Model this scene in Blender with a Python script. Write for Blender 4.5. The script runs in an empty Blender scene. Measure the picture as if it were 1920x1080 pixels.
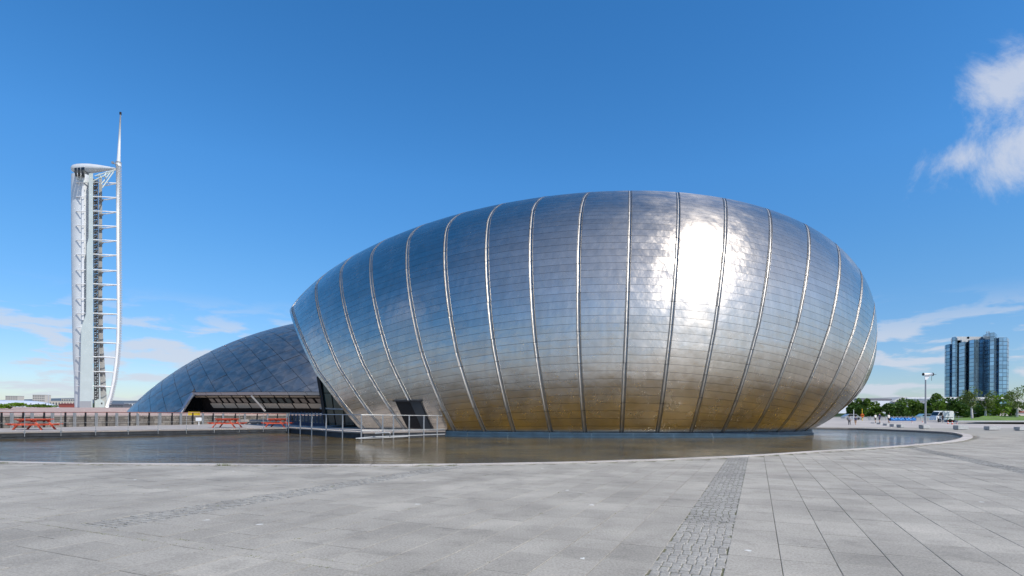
import bpy, bmesh, math, random
import numpy as np
from mathutils import Vector, Matrix
random.seed(7); RNG = np.random.default_rng(7)
sc = bpy.context.scene
COL = sc.collection

# ------------------------------------------------------------------ camera
F = 1042.0; HOR = 776.0; EYE = 1.68; ROLL = math.atan(12 / 1920)
CR, SR = math.cos(ROLL), math.sin(ROLL)
cd = bpy.data.cameras.new("camera"); cam = bpy.data.objects.new("camera", cd); COL.objects.link(cam)
cd.sensor_width = 36; cd.lens = 36 * F / 1920; cd.shift_y = (HOR - 540) / 1920
cd.clip_start = 0.1; cd.clip_end = 20000
cam.matrix_world = Matrix(((CR, -SR, 0, 0), (0, 0, -1, 0), (SR, CR, 0, EYE), (0, 0, 0, 1)))
sc.camera = cam

# ------------------------------------------------------------------ light
SUN_AZ, SUN_EL = math.radians(133), math.radians(47.5)      # azimuth clockwise from +Y
wd = bpy.data.worlds.new("World"); sc.world = wd; wd.use_nodes = True
nt = wd.node_tree; nt.nodes.clear(); N = nt.nodes.new; LK = nt.links.new
def vm(op, a=None, b=None):
    n = N("ShaderNodeVectorMath"); n.operation = op
    for i, v in enumerate((a, b)):
        if v is None: continue
        if hasattr(v, "links"): LK(v, n.inputs[i])
        else: n.inputs[i].default_value = v
    return n
def mth(op, a=None, b=None, c=None, clamp=False):
    n = N("ShaderNodeMath"); n.operation = op; n.use_clamp = clamp
    for i, v in enumerate((a, b, c)):
        if v is None: continue
        if hasattr(v, "links"): LK(v, n.inputs[i])
        else: n.inputs[i].default_value = v
    return n.outputs[0]
def sstep(v, lo, hi):
    n = N("ShaderNodeMapRange"); n.interpolation_type = 'SMOOTHSTEP'; LK(v, n.inputs[0])
    n.inputs[1].default_value = lo; n.inputs[2].default_value = hi
    return n.outputs[0]
sky = N("ShaderNodeTexSky"); sky.sky_type = 'NISHITA'; sky.sun_disc = False
sky.sun_elevation = SUN_EL; sky.sun_rotation = SUN_AZ
sky.air_density = 1.0; sky.dust_density = 0.15; sky.ozone_density = 4.5; sky.altitude = 0
tc = N("ShaderNodeTexCoord"); nrm = vm('NORMALIZE', tc.outputs['Generated'])
sep = N("ShaderNodeSeparateXYZ"); LK(nrm.outputs[0], sep.inputs[0]); ZZ = sep.outputs[2]
# fair-weather cloud layer: direction projected on a flat sheet overhead
azm = mth('ARCTAN2', sep.outputs[0], sep.outputs[1])
cmb = N("ShaderNodeCombineXYZ"); LK(mth('MULTIPLY', azm, 5.0), cmb.inputs[0]); LK(mth('MULTIPLY', ZZ, 20.0), cmb.inputs[1])
cn = N("ShaderNodeTexNoise"); cn.inputs['Scale'].default_value = 1.9; cn.inputs['Detail'].default_value = 9; cn.inputs['Roughness'].default_value = 0.55; cn.inputs['Distortion'].default_value = 0.25
off = vm('ADD', cmb.outputs[0], (4.6, 2.2, 0.0)); LK(off.outputs[0], cn.inputs['Vector'])
low = mth('MULTIPLY', sstep(cn.outputs[0], 0.46, 0.58), mth('SUBTRACT', 1.0, sstep(ZZ, 0.10, 0.19)))
low = mth('MULTIPLY', low, sstep(ZZ, -0.01, 0.03))
# a few larger drifting clouds higher up
wn = N("ShaderNodeTexNoise"); wn.inputs['Scale'].default_value = 9.0; wn.inputs['Detail'].default_value = 12; wn.inputs['Roughness'].default_value = 0.68; wn.inputs['Distortion'].default_value = 0.5
LK(nrm.outputs[0], wn.inputs['Vector'])
high = None
for (cx, cy, cz_, rad) in ((0.93, 1.0, 0.49, 0.13), (0.90, 1.0, 0.60, 0.09), (0.81, 1.0, 0.465, 0.065), (-0.75, -0.45, 0.48, 0.20), (0.20, -0.90, 0.30, 0.17), (-0.95, 0.10, 0.30, 0.13), (0.9, 0.1, 0.42, 0.12)):
    c = Vector((cx, cy, cz_)).normalized()
    dd = vm('SUBTRACT', nrm.outputs[0], tuple(c)); sq = vm('MULTIPLY', dd.outputs[0], (1.0, 1.0, 1.5))
    ln = vm('LENGTH', sq.outputs[0]).outputs['Value']
    blob = mth('SUBTRACT', 1.0, mth('DIVIDE', ln, rad))
    v = mth('ADD', blob, mth('MULTIPLY', mth('SUBTRACT', wn.outputs[0], 0.5), 2.6))
    v = sstep(v, 0.14, 0.98)
    high = v if high is None else mth('MAXIMUM', high, v)
cl = mth('MAXIMUM', mth('MULTIPLY', low, 0.80), mth('MULTIPLY', high, 0.80))
mixc = N("ShaderNodeMix"); mixc.data_type = 'RGBA'
hs = N("ShaderNodeHueSaturation"); hs.inputs['Saturation'].default_value = 1.27; LK(sky.outputs[0], hs.inputs['Color'])
vr = N("ShaderNodeMapRange"); LK(ZZ, vr.inputs[0]); vr.inputs[1].default_value = 0.0; vr.inputs[2].default_value = 0.38; vr.inputs[3].default_value = 0.90; vr.inputs[4].default_value = 1.58
LK(vr.outputs[0], hs.inputs['Value'])
SUNV = (math.sin(SUN_AZ) * math.cos(SUN_EL), math.cos(SUN_AZ) * math.cos(SUN_EL), math.sin(SUN_EL))
dsun = vm('DOT_PRODUCT', nrm.outputs[0], SUNV).outputs['Value']
sr = N("ShaderNodeMapRange"); LK(dsun, sr.inputs[0]); sr.inputs[1].default_value = 0.35; sr.inputs[2].default_value = 0.95; sr.inputs[3].default_value = 1.27; sr.inputs[4].default_value = 0.70
LK(sr.outputs[0], hs.inputs['Saturation'])      # the sky pales towards the sun
tn = N("ShaderNodeMix"); tn.data_type = 'RGBA'; LK(sstep(ZZ, 0.0, 0.26), tn.inputs[0]); tn.inputs[6].default_value = (0.86, 0.90, 1.08, 1); tn.inputs[7].default_value = (1, 1, 1, 1)
tm = N("ShaderNodeMix"); tm.data_type = 'RGBA'; tm.blend_type = 'MULTIPLY'; tm.inputs[0].default_value = 1.0; LK(hs.outputs[0], tm.inputs[6]); LK(tn.outputs[2], tm.inputs[7])
LK(cl, mixc.inputs[0]); LK(tm.outputs[2], mixc.inputs[6]); mixc.inputs[7].default_value = (5.6, 6.0, 6.9, 1)
bg = N("ShaderNodeBackground"); LK(mixc.outputs[2], bg.inputs[0]); bg.inputs[1].default_value = 0.115
wo = N("ShaderNodeOutputWorld"); LK(bg.outputs[0], wo.inputs[0])

sl = bpy.data.lights.new("sun", 'SUN'); so = bpy.data.objects.new("sun", sl); COL.objects.link(so)
sl.energy = 4.1; sl.angle = math.radians(0.53); sl.color = (1.0, 0.945, 0.865)
sd = Vector((math.sin(SUN_AZ) * math.cos(SUN_EL), math.cos(SUN_AZ) * math.cos(SUN_EL), math.sin(SUN_EL)))
so.rotation_euler = sd.to_track_quat('Z', 'Y').to_euler(); so.location = (60, -60, 80)

vs = sc.view_settings; vs.view_transform = 'Standard'; vs.look = 'None'; vs.exposure = 0.0; vs.gamma = 1.0
vs.use_curve_mapping = False
sc.cycles.use_denoising = True; sc.cycles.denoiser = 'OPENIMAGEDENOISE'
sc.cycles.sample_clamp_indirect = 12.0; sc.cycles.max_bounces = 8
sc.cycles.caustics_reflective = True; sc.cycles.caustics_refractive = False; sc.cycles.blur_glossy = 0.0

# ------------------------------------------------------------------ helpers
def ray(px, py):
    u = (px - 960) / F; v = (HOR - py) / F
    return Vector((u * CR - v * SR, 1.0, u * SR + v * CR))
def at(px, py, Y):
    d = ray(px, py); return Vector((d.x * Y, Y, EYE + d.z * Y))
def gnd(px, py, z=0.0):
    d = ray(px, py); t = (z - EYE) / d.z; return Vector((d.x * t, t, z))
def proj(P):
    x, y, z = P[0] / P[1], 1, (P[2] - EYE) / P[1]
    u = x * CR + z * SR; v = -x * SR + z * CR
    return 960 + F * u, HOR - F * v

def tag(o, label=None, cat=None, group=None, kind=None):
    if label: o["label"] = label
    if cat: o["category"] = cat
    if group: o["group"] = group
    if kind: o["kind"] = kind
    return o
def link(o, parent=None):
    COL.objects.link(o)
    if parent: o.parent = parent
    return o
def empty(name, loc):
    o = bpy.data.objects.new(name, None); o.empty_display_size = 0.3; o.location = loc; COL.objects.link(o); return o
class MB:
    def __init__(s): s.v = []; s.f = []; s.m = []
    def face(s, pts, m=0):
        n = len(s.v); s.v += [tuple(p) for p in pts]; s.f.append(tuple(range(n, n + len(pts)))); s.m.append(m)
    def grid(s, P, m=0, closed=False):
        n = len(s.v); R = len(P); Cn = len(P[0])
        for row in P: s.v += [tuple(p) for p in row]
        for i in range(R - 1):
            for j in range(Cn if closed else Cn - 1):
                k = (j + 1) % Cn
                s.f.append((n + i * Cn + j, n + i * Cn + k, n + (i + 1) * Cn + k, n + (i + 1) * Cn + j)); s.m.append(m)
    def prism(s, poly, ext, m=0):
        ext = Vector(ext); a = [Vector(p) for p in poly]; b = [p + ext for p in a]; n = len(s.v); k = len(a)
        s.v += [tuple(p) for p in a + b]
        s.f.append(tuple(range(n + k - 1, n - 1, -1))); s.f.append(tuple(range(n + k, n + 2 * k))); s.m += [m, m]
        for i in range(k):
            j = (i + 1) % k; s.f.append((n + i, n + j, n + k + j, n + k + i)); s.m.append(m)
    def box(s, c, size, rz=0.0, m=0, taper=1.0):
        hx, hy, hz = size[0] / 2, size[1] / 2, size[2] / 2; ca, sa = math.cos(rz), math.sin(rz); n = len(s.v)
        for dz, t in ((-hz, 1), (hz, taper)):
            for dx, dy in ((-hx, -hy), (hx, -hy), (hx, hy), (-hx, hy)):
                x, y = dx * t, dy * t; s.v.append((c[0] + x * ca - y * sa, c[1] + x * sa + y * ca, c[2] + dz))
        for q in ((3, 2, 1, 0), (4, 5, 6, 7), (0, 1, 5, 4), (1, 2, 6, 5), (2, 3, 7, 6), (3, 0, 4, 7)):
            s.f.append(tuple(n + i for i in q)); s.m.append(m)
    def bar(s, a, b, w, h, m=0, up=(0, 0, 1)):
        a = Vector(a); b = Vector(b); d = (b - a).normalized(); u = Vector(up)
        if abs(d.dot(u)) > 0.98: u = Vector((0, 1, 0))
        r = d.cross(u).normalized(); u = r.cross(d)
        s.prism([a + r * w / 2 + u * h / 2, a - r * w / 2 + u * h / 2, a - r * w / 2 - u * h / 2, a + r * w / 2 - u * h / 2], b - a, m)
    def tube(s, pts, r, n=8, m=0, cap=True):
        pts = [Vector(p) for p in pts]; rows = []; k = len(pts)
        for i, p in enumerate(pts):
            d = (pts[min(i + 1, k - 1)] - pts[max(i - 1, 0)]).normalized()
            u = Vector((0, 0, 1)) if abs(d.z) < 0.95 else Vector((0, 1, 0))
            a = d.cross(u).normalized(); b = a.cross(d)
            rr = r[i] if isinstance(r, (list, tuple)) else r
            rows.append([p + (a * math.cos(t) + b * math.sin(t)) * rr for t in [2 * math.pi * j / n for j in range(n)]])
        base = len(s.v); s.grid(rows, m, True)
        if cap:
            s.f.append(tuple(base + j for j in range(n))); s.f.append(tuple(base + (k - 1) * n + j for j in reversed(range(n)))); s.m += [m, m]
    def mesh(s, name, mats, smooth=False, off=(0, 0, 0)):
        me = bpy.data.meshes.new(name); ox, oy, oz = off
        me.from_pydata([(x - ox, y - oy, z - oz) for x, y, z in s.v], [], s.f)
        for mt in (mats if isinstance(mats, (list, tuple)) else [mats]): me.materials.append(mt)
        me.polygons.foreach_set("material_index", s.m)
        if smooth: me.polygons.foreach_set("use_smooth", [True] * len(s.f))
        me.update(); return me
    def build(s, name, mats, parent=None, smooth=False, kind=None):
        off = parent_origin(parent)
        o = bpy.data.objects.new(name, s.mesh(name, mats, smooth, off)); link(o, parent)
        if kind: o["kind"] = kind
        return o
    def top(s, name, mats, smooth=False):          # a top-level thing that is one mesh, origin at its base
        a = np.array(s.v); lo = a.min(0); hi = a.max(0); off = ((lo[0] + hi[0]) / 2, (lo[1] + hi[1]) / 2, lo[2])
        o = bpy.data.objects.new(name, s.mesh(name, mats, smooth, off)); o.location = off; COL.objects.link(o); return o
def parent_origin(p):
    o = Vector((0, 0, 0))
    while p is not None: o += p.location; p = p.parent
    return o

# ------------------------------------------------------------------ materials
def mat(name, col=(0.5, 0.5, 0.5), rough=0.6, metal=0.0, var=0.0, noise=None, namt=0.15, bump=None, spec=0.5, isl=0.0, col2=None, trans=0.0, ior=1.45, coat=0.0):
    m = bpy.data.materials.new(name); m.use_nodes = True; t = m.node_tree; b = t.nodes["Principled BSDF"]
    b.inputs["Base Color"].default_value = (*col, 1); b.inputs["Roughness"].default_value = rough; b.inputs["Metallic"].default_value = metal
    b.inputs["Specular IOR Level"].default_value = spec; b.inputs["Transmission Weight"].default_value = trans; b.inputs["IOR"].default_value = ior
    b.inputs["Coat Weight"].default_value = coat
    tcn = t.nodes.new("ShaderNodeTexCoord"); cur = None
    geo = t.nodes.new("ShaderNodeNewGeometry")
    def rgbmix(fac, a, c2, mode='MIX'):
        x = t.nodes.new("ShaderNodeMix"); x.data_type = 'RGBA'; x.blend_type = mode
        if hasattr(fac, "links"): t.links.new(fac, x.inputs[0])
        else: x.inputs[0].default_value = fac
        for i, v in ((6, a), (7, c2)):
            if hasattr(v, "links"): t.links.new(v, x.inputs[i])
            else: x.inputs[i].default_value = (*v, 1)
        return x.outputs[2]
    cur = None
    if noise:
        n = t.nodes.new("ShaderNodeTexNoise"); n.inputs["Scale"].default_value = noise; n.inputs["Detail"].default_value = 6; n.inputs["Roughness"].default_value = 0.6
        t.links.new(geo.outputs["Position"], n.inputs["Vector"])
        r = t.nodes.new("ShaderNodeMapRange"); r.inputs[1].default_value = 0.3; r.inputs[2].default_value = 0.7; t.links.new(n.outputs[0], r.inputs[0])
        c2 = col2 if col2 else tuple(max(0, c * (1 - namt * 2)) for c in col)
        c1 = col if col2 else tuple(min(1, c * (1 + namt)) for c in col)
        cur = rgbmix(r.outputs[0], c2, c1)
    if isl:
        r = t.nodes.new("ShaderNodeMapRange"); t.links.new(geo.outputs["Random Per Island"], r.inputs[0]); r.inputs[3].default_value = 1 - isl; r.inputs[4].default_value = 1 + isl
        cb = t.nodes.new("ShaderNodeCombineColor")
        for i in range(3): t.links.new(r.outputs[0], cb.inputs[i])
        cur = rgbmix(1.0, cur if cur is not None else col, cb.outputs[0], 'MULTIPLY')
    if cur is not None: t.links.new(cur, b.inputs["Base Color"])
    if bump:
        n = t.nodes.new("ShaderNodeTexNoise"); n.inputs["Scale"].default_value = bump[0]; n.inputs["Detail"].default_value = 4
        t.links.new(geo.outputs["Position"], n.inputs["Vector"])
        bp = t.nodes.new("ShaderNodeBump"); bp.inputs["Strength"].default_value = bump[1]; bp.inputs["Distance"].default_value = bump[2]
        t.links.new(n.outputs[0], bp.inputs["Height"]); t.links.new(bp.outputs[0], b.inputs["Normal"])
    return m
def nd(m, typ, **kw):
    n = m.node_tree.nodes.new(typ)
    for k, v in kw.items(): setattr(n, k, v)
    return n

M = {}
# titanium cladding: metal, faintly oil-canned, uneven gloss from sheet to sheet
def titanium(name, col, r0, r1, bumpd, isl, big=0.9, aniso=0.74):
    m = bpy.data.materials.new(name); m.use_nodes = True; t = m.node_tree; b = t.nodes["Principled BSDF"]; L = t.links.new
    geo = nd(m, "ShaderNodeNewGeometry"); oi = nd(m, "ShaderNodeObjectInfo")
    b.inputs["Metallic"].default_value = 1.0
    tg = nd(m, "ShaderNodeVectorMath", operation='CROSS_PRODUCT'); tg.inputs[0].default_value = (0, 0, 1); L(geo.outputs["Normal"], tg.inputs[1]); L(tg.outputs[0], b.inputs["Tangent"]); b.inputs["Anisotropic"].default_value = aniso; b.inputs["Anisotropic Rotation"].default_value = 0.25
    rnd = nd(m, "ShaderNodeMath", operation='ADD'); L(geo.outputs["Random Per Island"], rnd.inputs[0]); L(oi.outputs["Random"], rnd.inputs[1])
    fr = nd(m, "ShaderNodeMath", operation='FRACT'); L(rnd.outputs[0], fr.inputs[0])
    mr = nd(m, "ShaderNodeMapRange"); L(fr.outputs[0], mr.inputs[0]); mr.inputs[3].default_value = 1 - isl; mr.inputs[4].default_value = 1 + isl
    # streaks running down the sheets
    mp = nd(m, "ShaderNodeMapping"); L(geo.outputs["Position"], mp.inputs[0]); mp.inputs["Scale"].default_value = (2.2, 2.2, 0.22)
    st = nd(m, "ShaderNodeTexNoise"); st.inputs["Scale"].default_value = 1.0; st.inputs["Detail"].default_value = 5; L(mp.outputs[0], st.inputs["Vector"])
    s2 = nd(m, "ShaderNodeMapRange"); L(st.outputs[0], s2.inputs[0]); s2.inputs[1].default_value = .25; s2.inputs[2].default_value = .75; s2.inputs[3].default_value = 0.90; s2.inputs[4].default_value = 1.08
    mu = nd(m, "ShaderNodeMath", operation='MULTIPLY'); L(mr.outputs[0], mu.inputs[0]); L(s2.outputs[0], mu.inputs[1])
    vmn = nd(m, "ShaderNodeVectorMath", operation='SCALE'); vmn.inputs[0].default_value = col; L(mu.outputs[0], vmn.inputs["Scale"]); L(vmn.outputs[0], b.inputs["Base Color"])
    rn = nd(m, "ShaderNodeTexNoise"); rn.inputs["Scale"].default_value = 0.7; rn.inputs["Detail"].default_value = 5; L(geo.outputs["Position"], rn.inputs["Vector"])
    rr = nd(m, "ShaderNodeMapRange"); L(rn.outputs[0], rr.inputs[0]); rr.inputs[1].default_value = .3; rr.inputs[2].default_value = .7; rr.inputs[3].default_value = r0; rr.inputs[4].default_value = r1
    L(rr.outputs[0], b.inputs["Roughness"])
    bn = nd(m, "ShaderNodeTexNoise"); bn.inputs["Scale"].default_value = big; bn.inputs["Detail"].default_value = 3; bn.inputs["Roughness"].default_value = .45
    of = nd(m, "ShaderNodeVectorMath", operation='SCALE'); of.inputs[0].default_value = (37.0, 91.0, 53.0); L(fr.outputs[0], of.inputs["Scale"]); oa = nd(m, "ShaderNodeVectorMath", operation='ADD'); L(geo.outputs["Position"], oa.inputs[0]); L(of.outputs[0], oa.inputs[1]); L(oa.outputs[0], bn.inputs["Vector"])
    bp = nd(m, "ShaderNodeBump"); bp.inputs["Strength"].default_value = 1.0; bp.inputs["Distance"].default_value = bumpd; L(bn.outputs[0], bp.inputs["Height"]); L(bp.outputs[0], b.inputs["Normal"])
    return m
M['ti'] = titanium("titanium_cladding", (0.64, 0.585, 0.52), 0.215, 0.30, 0.050, 0.06)
M['strip'] = titanium("titanium_strip", (0.48, 0.455, 0.42), 0.36, 0.46, 0.03, 0.04, 2.5)
M['tiback'] = mat("dark_backing_steel", (0.05, 0.05, 0.055), 0.6, 0.6)
M['dome'] = titanium("weathered_titanium_roof", (0.49, 0.425, 0.36), 0.30, 0.44, 0.012, 0.13, 1.2, 0.0)
M['domeback'] = mat("roof_substrate", (0.06, 0.07, 0.09), 0.5, 0.5)
M['plinth'] = mat("blue_plinth_steel", (0.035, 0.07, 0.105), 0.45, 0.0, noise=1.5, namt=0.15)
M['black'] = mat("flat_black", (0.008, 0.008, 0.01), 0.7)
M['doorleaf'] = mat("grey_door_paint", (0.035, 0.045, 0.055), 0.35)
M['glassdark'] = mat("dark_teal_glass", (0.010, 0.045, 0.055), 0.04, 0.0, spec=0.8, isl=0.3)
M['pane'] = mat("grey_glazing", (0.16, 0.17, 0.155), 0.12, 0.0, spec=0.7, isl=0.25)
M['panepale'] = mat("pale_glazing", (0.36, 0.37, 0.32), 0.15, 0.0, spec=0.6, isl=0.18)
M['frame'] = mat("black_frame", (0.015, 0.016, 0.018), 0.5)
M['fascia'] = mat("roof_edge_steel", (0.34, 0.37, 0.42), 0.35, 0.8)
M['white'] = mat("white_paint", (0.80, 0.82, 0.83), 0.45, noise=0.3, namt=0.04)
M['offwhite'] = mat("silver_white_shaft", (0.63, 0.66, 0.68), 0.40, 0.15, noise=0.4, namt=0.04)
M['spine'] = mat("pale_green_grey_paint", (0.56, 0.64, 0.63), 0.5, noise=0.3, namt=0.04)
M['towergrey'] = mat("tower_grey", (0.45, 0.45, 0.43), 0.6)
M['towerbase'] = mat("tower_base_grey", (0.36, 0.38, 0.40), 0.6)
M['lattice'] = mat("dark_steel", (0.17, 0.175, 0.18), 0.5)
M['galv'] = mat("galvanised_steel", (0.34, 0.355, 0.37), 0.42, 0.35, noise=6, namt=0.08)
M['railred'] = mat("red_brown_handrail", (0.17, 0.045, 0.035), 0.5)
M['red'] = mat("red_table_paint", (0.60, 0.10, 0.05), 0.65, noise=5, namt=0.22, isl=0.15)
M['concrete'] = mat("deck_concrete", (0.38, 0.35, 0.325), 0.85, noise=2.0, namt=0.10, bump=(25, 0.4, 0.01))
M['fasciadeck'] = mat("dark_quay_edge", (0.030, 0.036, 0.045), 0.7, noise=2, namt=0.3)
M['navy'] = mat("dark_blue_paint", (0.022, 0.045, 0.10), 0.4)
M['block'] = mat("concrete_block", (0.42, 0.43, 0.43), 0.85, noise=4, namt=0.10)
M['cone'] = mat("orange_plastic", (0.72, 0.09, 0.025), 0.45)
M['conew'] = mat("reflective_band", (0.8, 0.8, 0.8), 0.4)
M['yellow'] = mat("yellow_paint", (0.72, 0.50, 0.03), 0.5)
M['bluesheet'] = mat("blue_sheet", (0.02, 0.20, 0.55), 0.5)
M['rubber'] = mat("black_rubber", (0.02, 0.02, 0.02), 0.7)
M['carglass'] = mat("vehicle_glass", (0.01, 0.012, 0.015), 0.05, spec=0.8)
M['bark'] = mat("grey_bark", (0.16, 0.13, 0.10), 0.9)
M['birch'] = mat("birch_bark", (0.62, 0.60, 0.55), 0.8, noise=3, namt=0.2)
M['lawn'] = mat("lawn_green", (0.13, 0.22, 0.035), 0.9, noise=0.4, namt=0.2)
M['grass'] = mat("tuft_green", (0.13, 0.17, 0.03), 0.8, isl=0.4)
def leafmat(name, c):
    m = mat(name, c, 0.55, isl=0.45, spec=0.3); b = m.node_tree.nodes["Principled BSDF"]
    t = m.node_tree; tr = t.nodes.new("ShaderNodeBsdfTranslucent"); tr.inputs[0].default_value = (c[0] * 1.6, c[1] * 1.5, c[2] * .8, 1)
    ms = t.nodes.new("ShaderNodeMixShader"); ms.inputs[0].default_value = 0.3; o = t.nodes["Material Output"]
    t.links.new(b.outputs[0], ms.inputs[1]); t.links.new(tr.outputs[0], ms.inputs[2]); t.links.new(ms.outputs[0], o.inputs[0]); return m
M['leafdark'] = leafmat("leaf_dark", (0.05, 0.105, 0.018)); M['leafmid'] = leafmat("leaf_mid", (0.085, 0.155, 0.022)); M['leafbright'] = leafmat("leaf_bright", (0.13, 0.23, 0.022)); M['leafpale'] = leafmat("leaf_pale", (0.12, 0.17, 0.05))

# paving: grey granite slabs, salt-and-pepper grain, tone from slab to slab, gull droppings
def stone(name, col, isl, speck=True, bumpd=0.003):
    m = bpy.data.materials.new(name); m.use_nodes = True; t = m.node_tree; b = t.nodes["Principled BSDF"]; L = t.links.new
    geo = nd(m, "ShaderNodeNewGeometry"); oi = nd(m, "ShaderNodeObjectInfo")
    ad = nd(m, "ShaderNodeMath", operation='ADD'); L(geo.outputs["Random Per Island"], ad.inputs[0]); L(oi.outputs["Random"], ad.inputs[1])
    fr = nd(m, "ShaderNodeMath", operation='FRACT'); L(ad.outputs[0], fr.inputs[0])
    a = nd(m, "ShaderNodeMapRange"); L(fr.outputs[0], a.inputs[0]); a.inputs[3].default_value = 1 - isl; a.inputs[4].default_value = 1 + isl
    g = nd(m, "ShaderNodeTexNoise"); g.inputs["Scale"].default_value = 34; g.inputs["Detail"].default_value = 4; g.inputs["Roughness"].default_value = .85; L(geo.outputs["Position"], g.inputs["Vector"])
    gr = nd(m, "ShaderNodeMapRange"); L(g.outputs[0], gr.inputs[0]); gr.inputs[1].default_value = .3; gr.inputs[2].default_value = .7; gr.inputs[3].default_value = .62; gr.inputs[4].default_value = 1.38
    w = nd(m, "ShaderNodeTexNoise"); w.inputs["Scale"].default_value = .55; w.inputs["Detail"].default_value = 6; L(geo.outputs["Position"], w.inputs["Vector"])
    wr = nd(m, "ShaderNodeMapRange"); L(w.outputs[0], wr.inputs[0]); wr.inputs[1].default_value = .3; wr.inputs[2].default_value = .7; wr.inputs[3].default_value = .76; wr.inputs[4].default_value = 1.14
    m1 = nd(m, "ShaderNodeMath", operation='MULTIPLY'); L(a.outputs[0], m1.inputs[0]); L(gr.outputs[0], m1.inputs[1])
    m2 = nd(m, "ShaderNodeMath", operation='MULTIPLY'); L(m1.outputs[0], m2.inputs[0]); L(wr.outputs[0], m2.inputs[1])
    sc_ = nd(m, "ShaderNodeVectorMath", operation='SCALE'); sc_.inputs[0].default_value = col; L(m2.outputs[0], sc_.inputs["Scale"])
    out = sc_.outputs[0]
    if speck:
        v = nd(m, "ShaderNodeTexVoronoi"); v.inputs["Scale"].default_value = 0.9; L(geo.outputs["Position"], v.inputs["Vector"])
        dn = nd(m, "ShaderNodeTexNoise"); dn.inputs["Scale"].default_value = 22; L(geo.outputs["Position"], dn.inputs["Vector"])
        dm = nd(m, "ShaderNodeMath", operation='MULTIPLY_ADD'); L(dn.outputs[0], dm.inputs[0]); dm.inputs[1].default_value = .07; L(v.outputs["Distance"], dm.inputs[2])
        s = nd(m, "ShaderNodeMath", operation='LESS_THAN'); L(dm.outputs[0], s.inputs[0]); s.inputs[1].default_value = .075
        mx = nd(m, "ShaderNodeMix", data_type='RGBA'); L(s.outputs[0], mx.inputs[0]); L(out, mx.inputs[6]); mx.inputs[7].default_value = (.66, .66, .63, 1); out = mx.outputs[2]
    if speck:
        v2 = nd(m, "ShaderNodeTexVoronoi"); v2.inputs["Scale"].default_value = 2.1; L(geo.outputs["Position"], v2.inputs["Vector"])
        s2 = nd(m, "ShaderNodeMapRange"); L(v2.outputs["Distance"], s2.inputs[0]); s2.inputs[1].default_value = .03; s2.inputs[2].default_value = .06; s2.inputs[3].default_value = .72; s2.inputs[4].default_value = 1.0
        n3 = nd(m, "ShaderNodeTexNoise"); n3.inputs["Scale"].default_value = 1.7; n3.inputs["Detail"].default_value = 8; n3.inputs["Roughness"].default_value = .7; L(geo.outputs["Position"], n3.inputs["Vector"])
        s3 = nd(m, "ShaderNodeMapRange"); L(n3.outputs[0], s3.inputs[0]); s3.inputs[1].default_value = .52; s3.inputs[2].default_value = .72; s3.inputs[3].default_value = 1.0; s3.inputs[4].default_value = .74
        mm = nd(m, "ShaderNodeMath", operation='MULTIPLY'); L(s2.outputs[0], mm.inputs[0]); L(s3.outputs[0], mm.inputs[1])
        vv = nd(m, "ShaderNodeVectorMath", operation='SCALE'); L(out, vv.inputs[0]); L(mm.outputs[0], vv.inputs["Scale"]); out = vv.outputs[0]
    L(out, b.inputs["Base Color"]); b.inputs["Roughness"].default_value = .78; b.inputs["Specular IOR Level"].default_value = .35
    bp = nd(m, "ShaderNodeBump"); bp.inputs["Strength"].default_value = .5; bp.inputs["Distance"].default_value = bumpd; L(g.outputs[0], bp.inputs["Height"]); L(bp.outputs[0], b.inputs["Normal"])
    return m
M['slab'] = stone("granite_slab", (0.370, 0.343, 0.295), 0.085)
M['cobble'] = stone("dark_granite_sett", (0.335, 0.318, 0.285), 0.12, False, 0.006)
M['kerb'] = stone("pale_kerb_stone", (0.50, 0.46, 0.43), 0.06, False)
M['ground'] = mat("plaza_bedding", (0.352, 0.327, 0.28), 0.9, noise=0.5, namt=0.10)
M['joint'] = mat("mossy_joint_sand", (0.15, 0.14, 0.11), 0.95, noise=1.4, col2=(0.13, 0.135, 0.06))
M['forecourt'] = mat("pinkish_forecourt", (0.45, 0.41, 0.375), 0.9, noise=0.15, namt=0.10)
M['pink'] = mat("pink_sandstone_paving", (0.47, 0.34, 0.29), 0.9, noise=0.35, namt=0.14)
M['wallstone'] = stone("old_quay_stone", (0.19, 0.175, 0.16), 0.35, False, 0.01)
M['coping'] = stone("wall_coping", (0.30, 0.27, 0.25), 0.15, False, 0.01)

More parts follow.
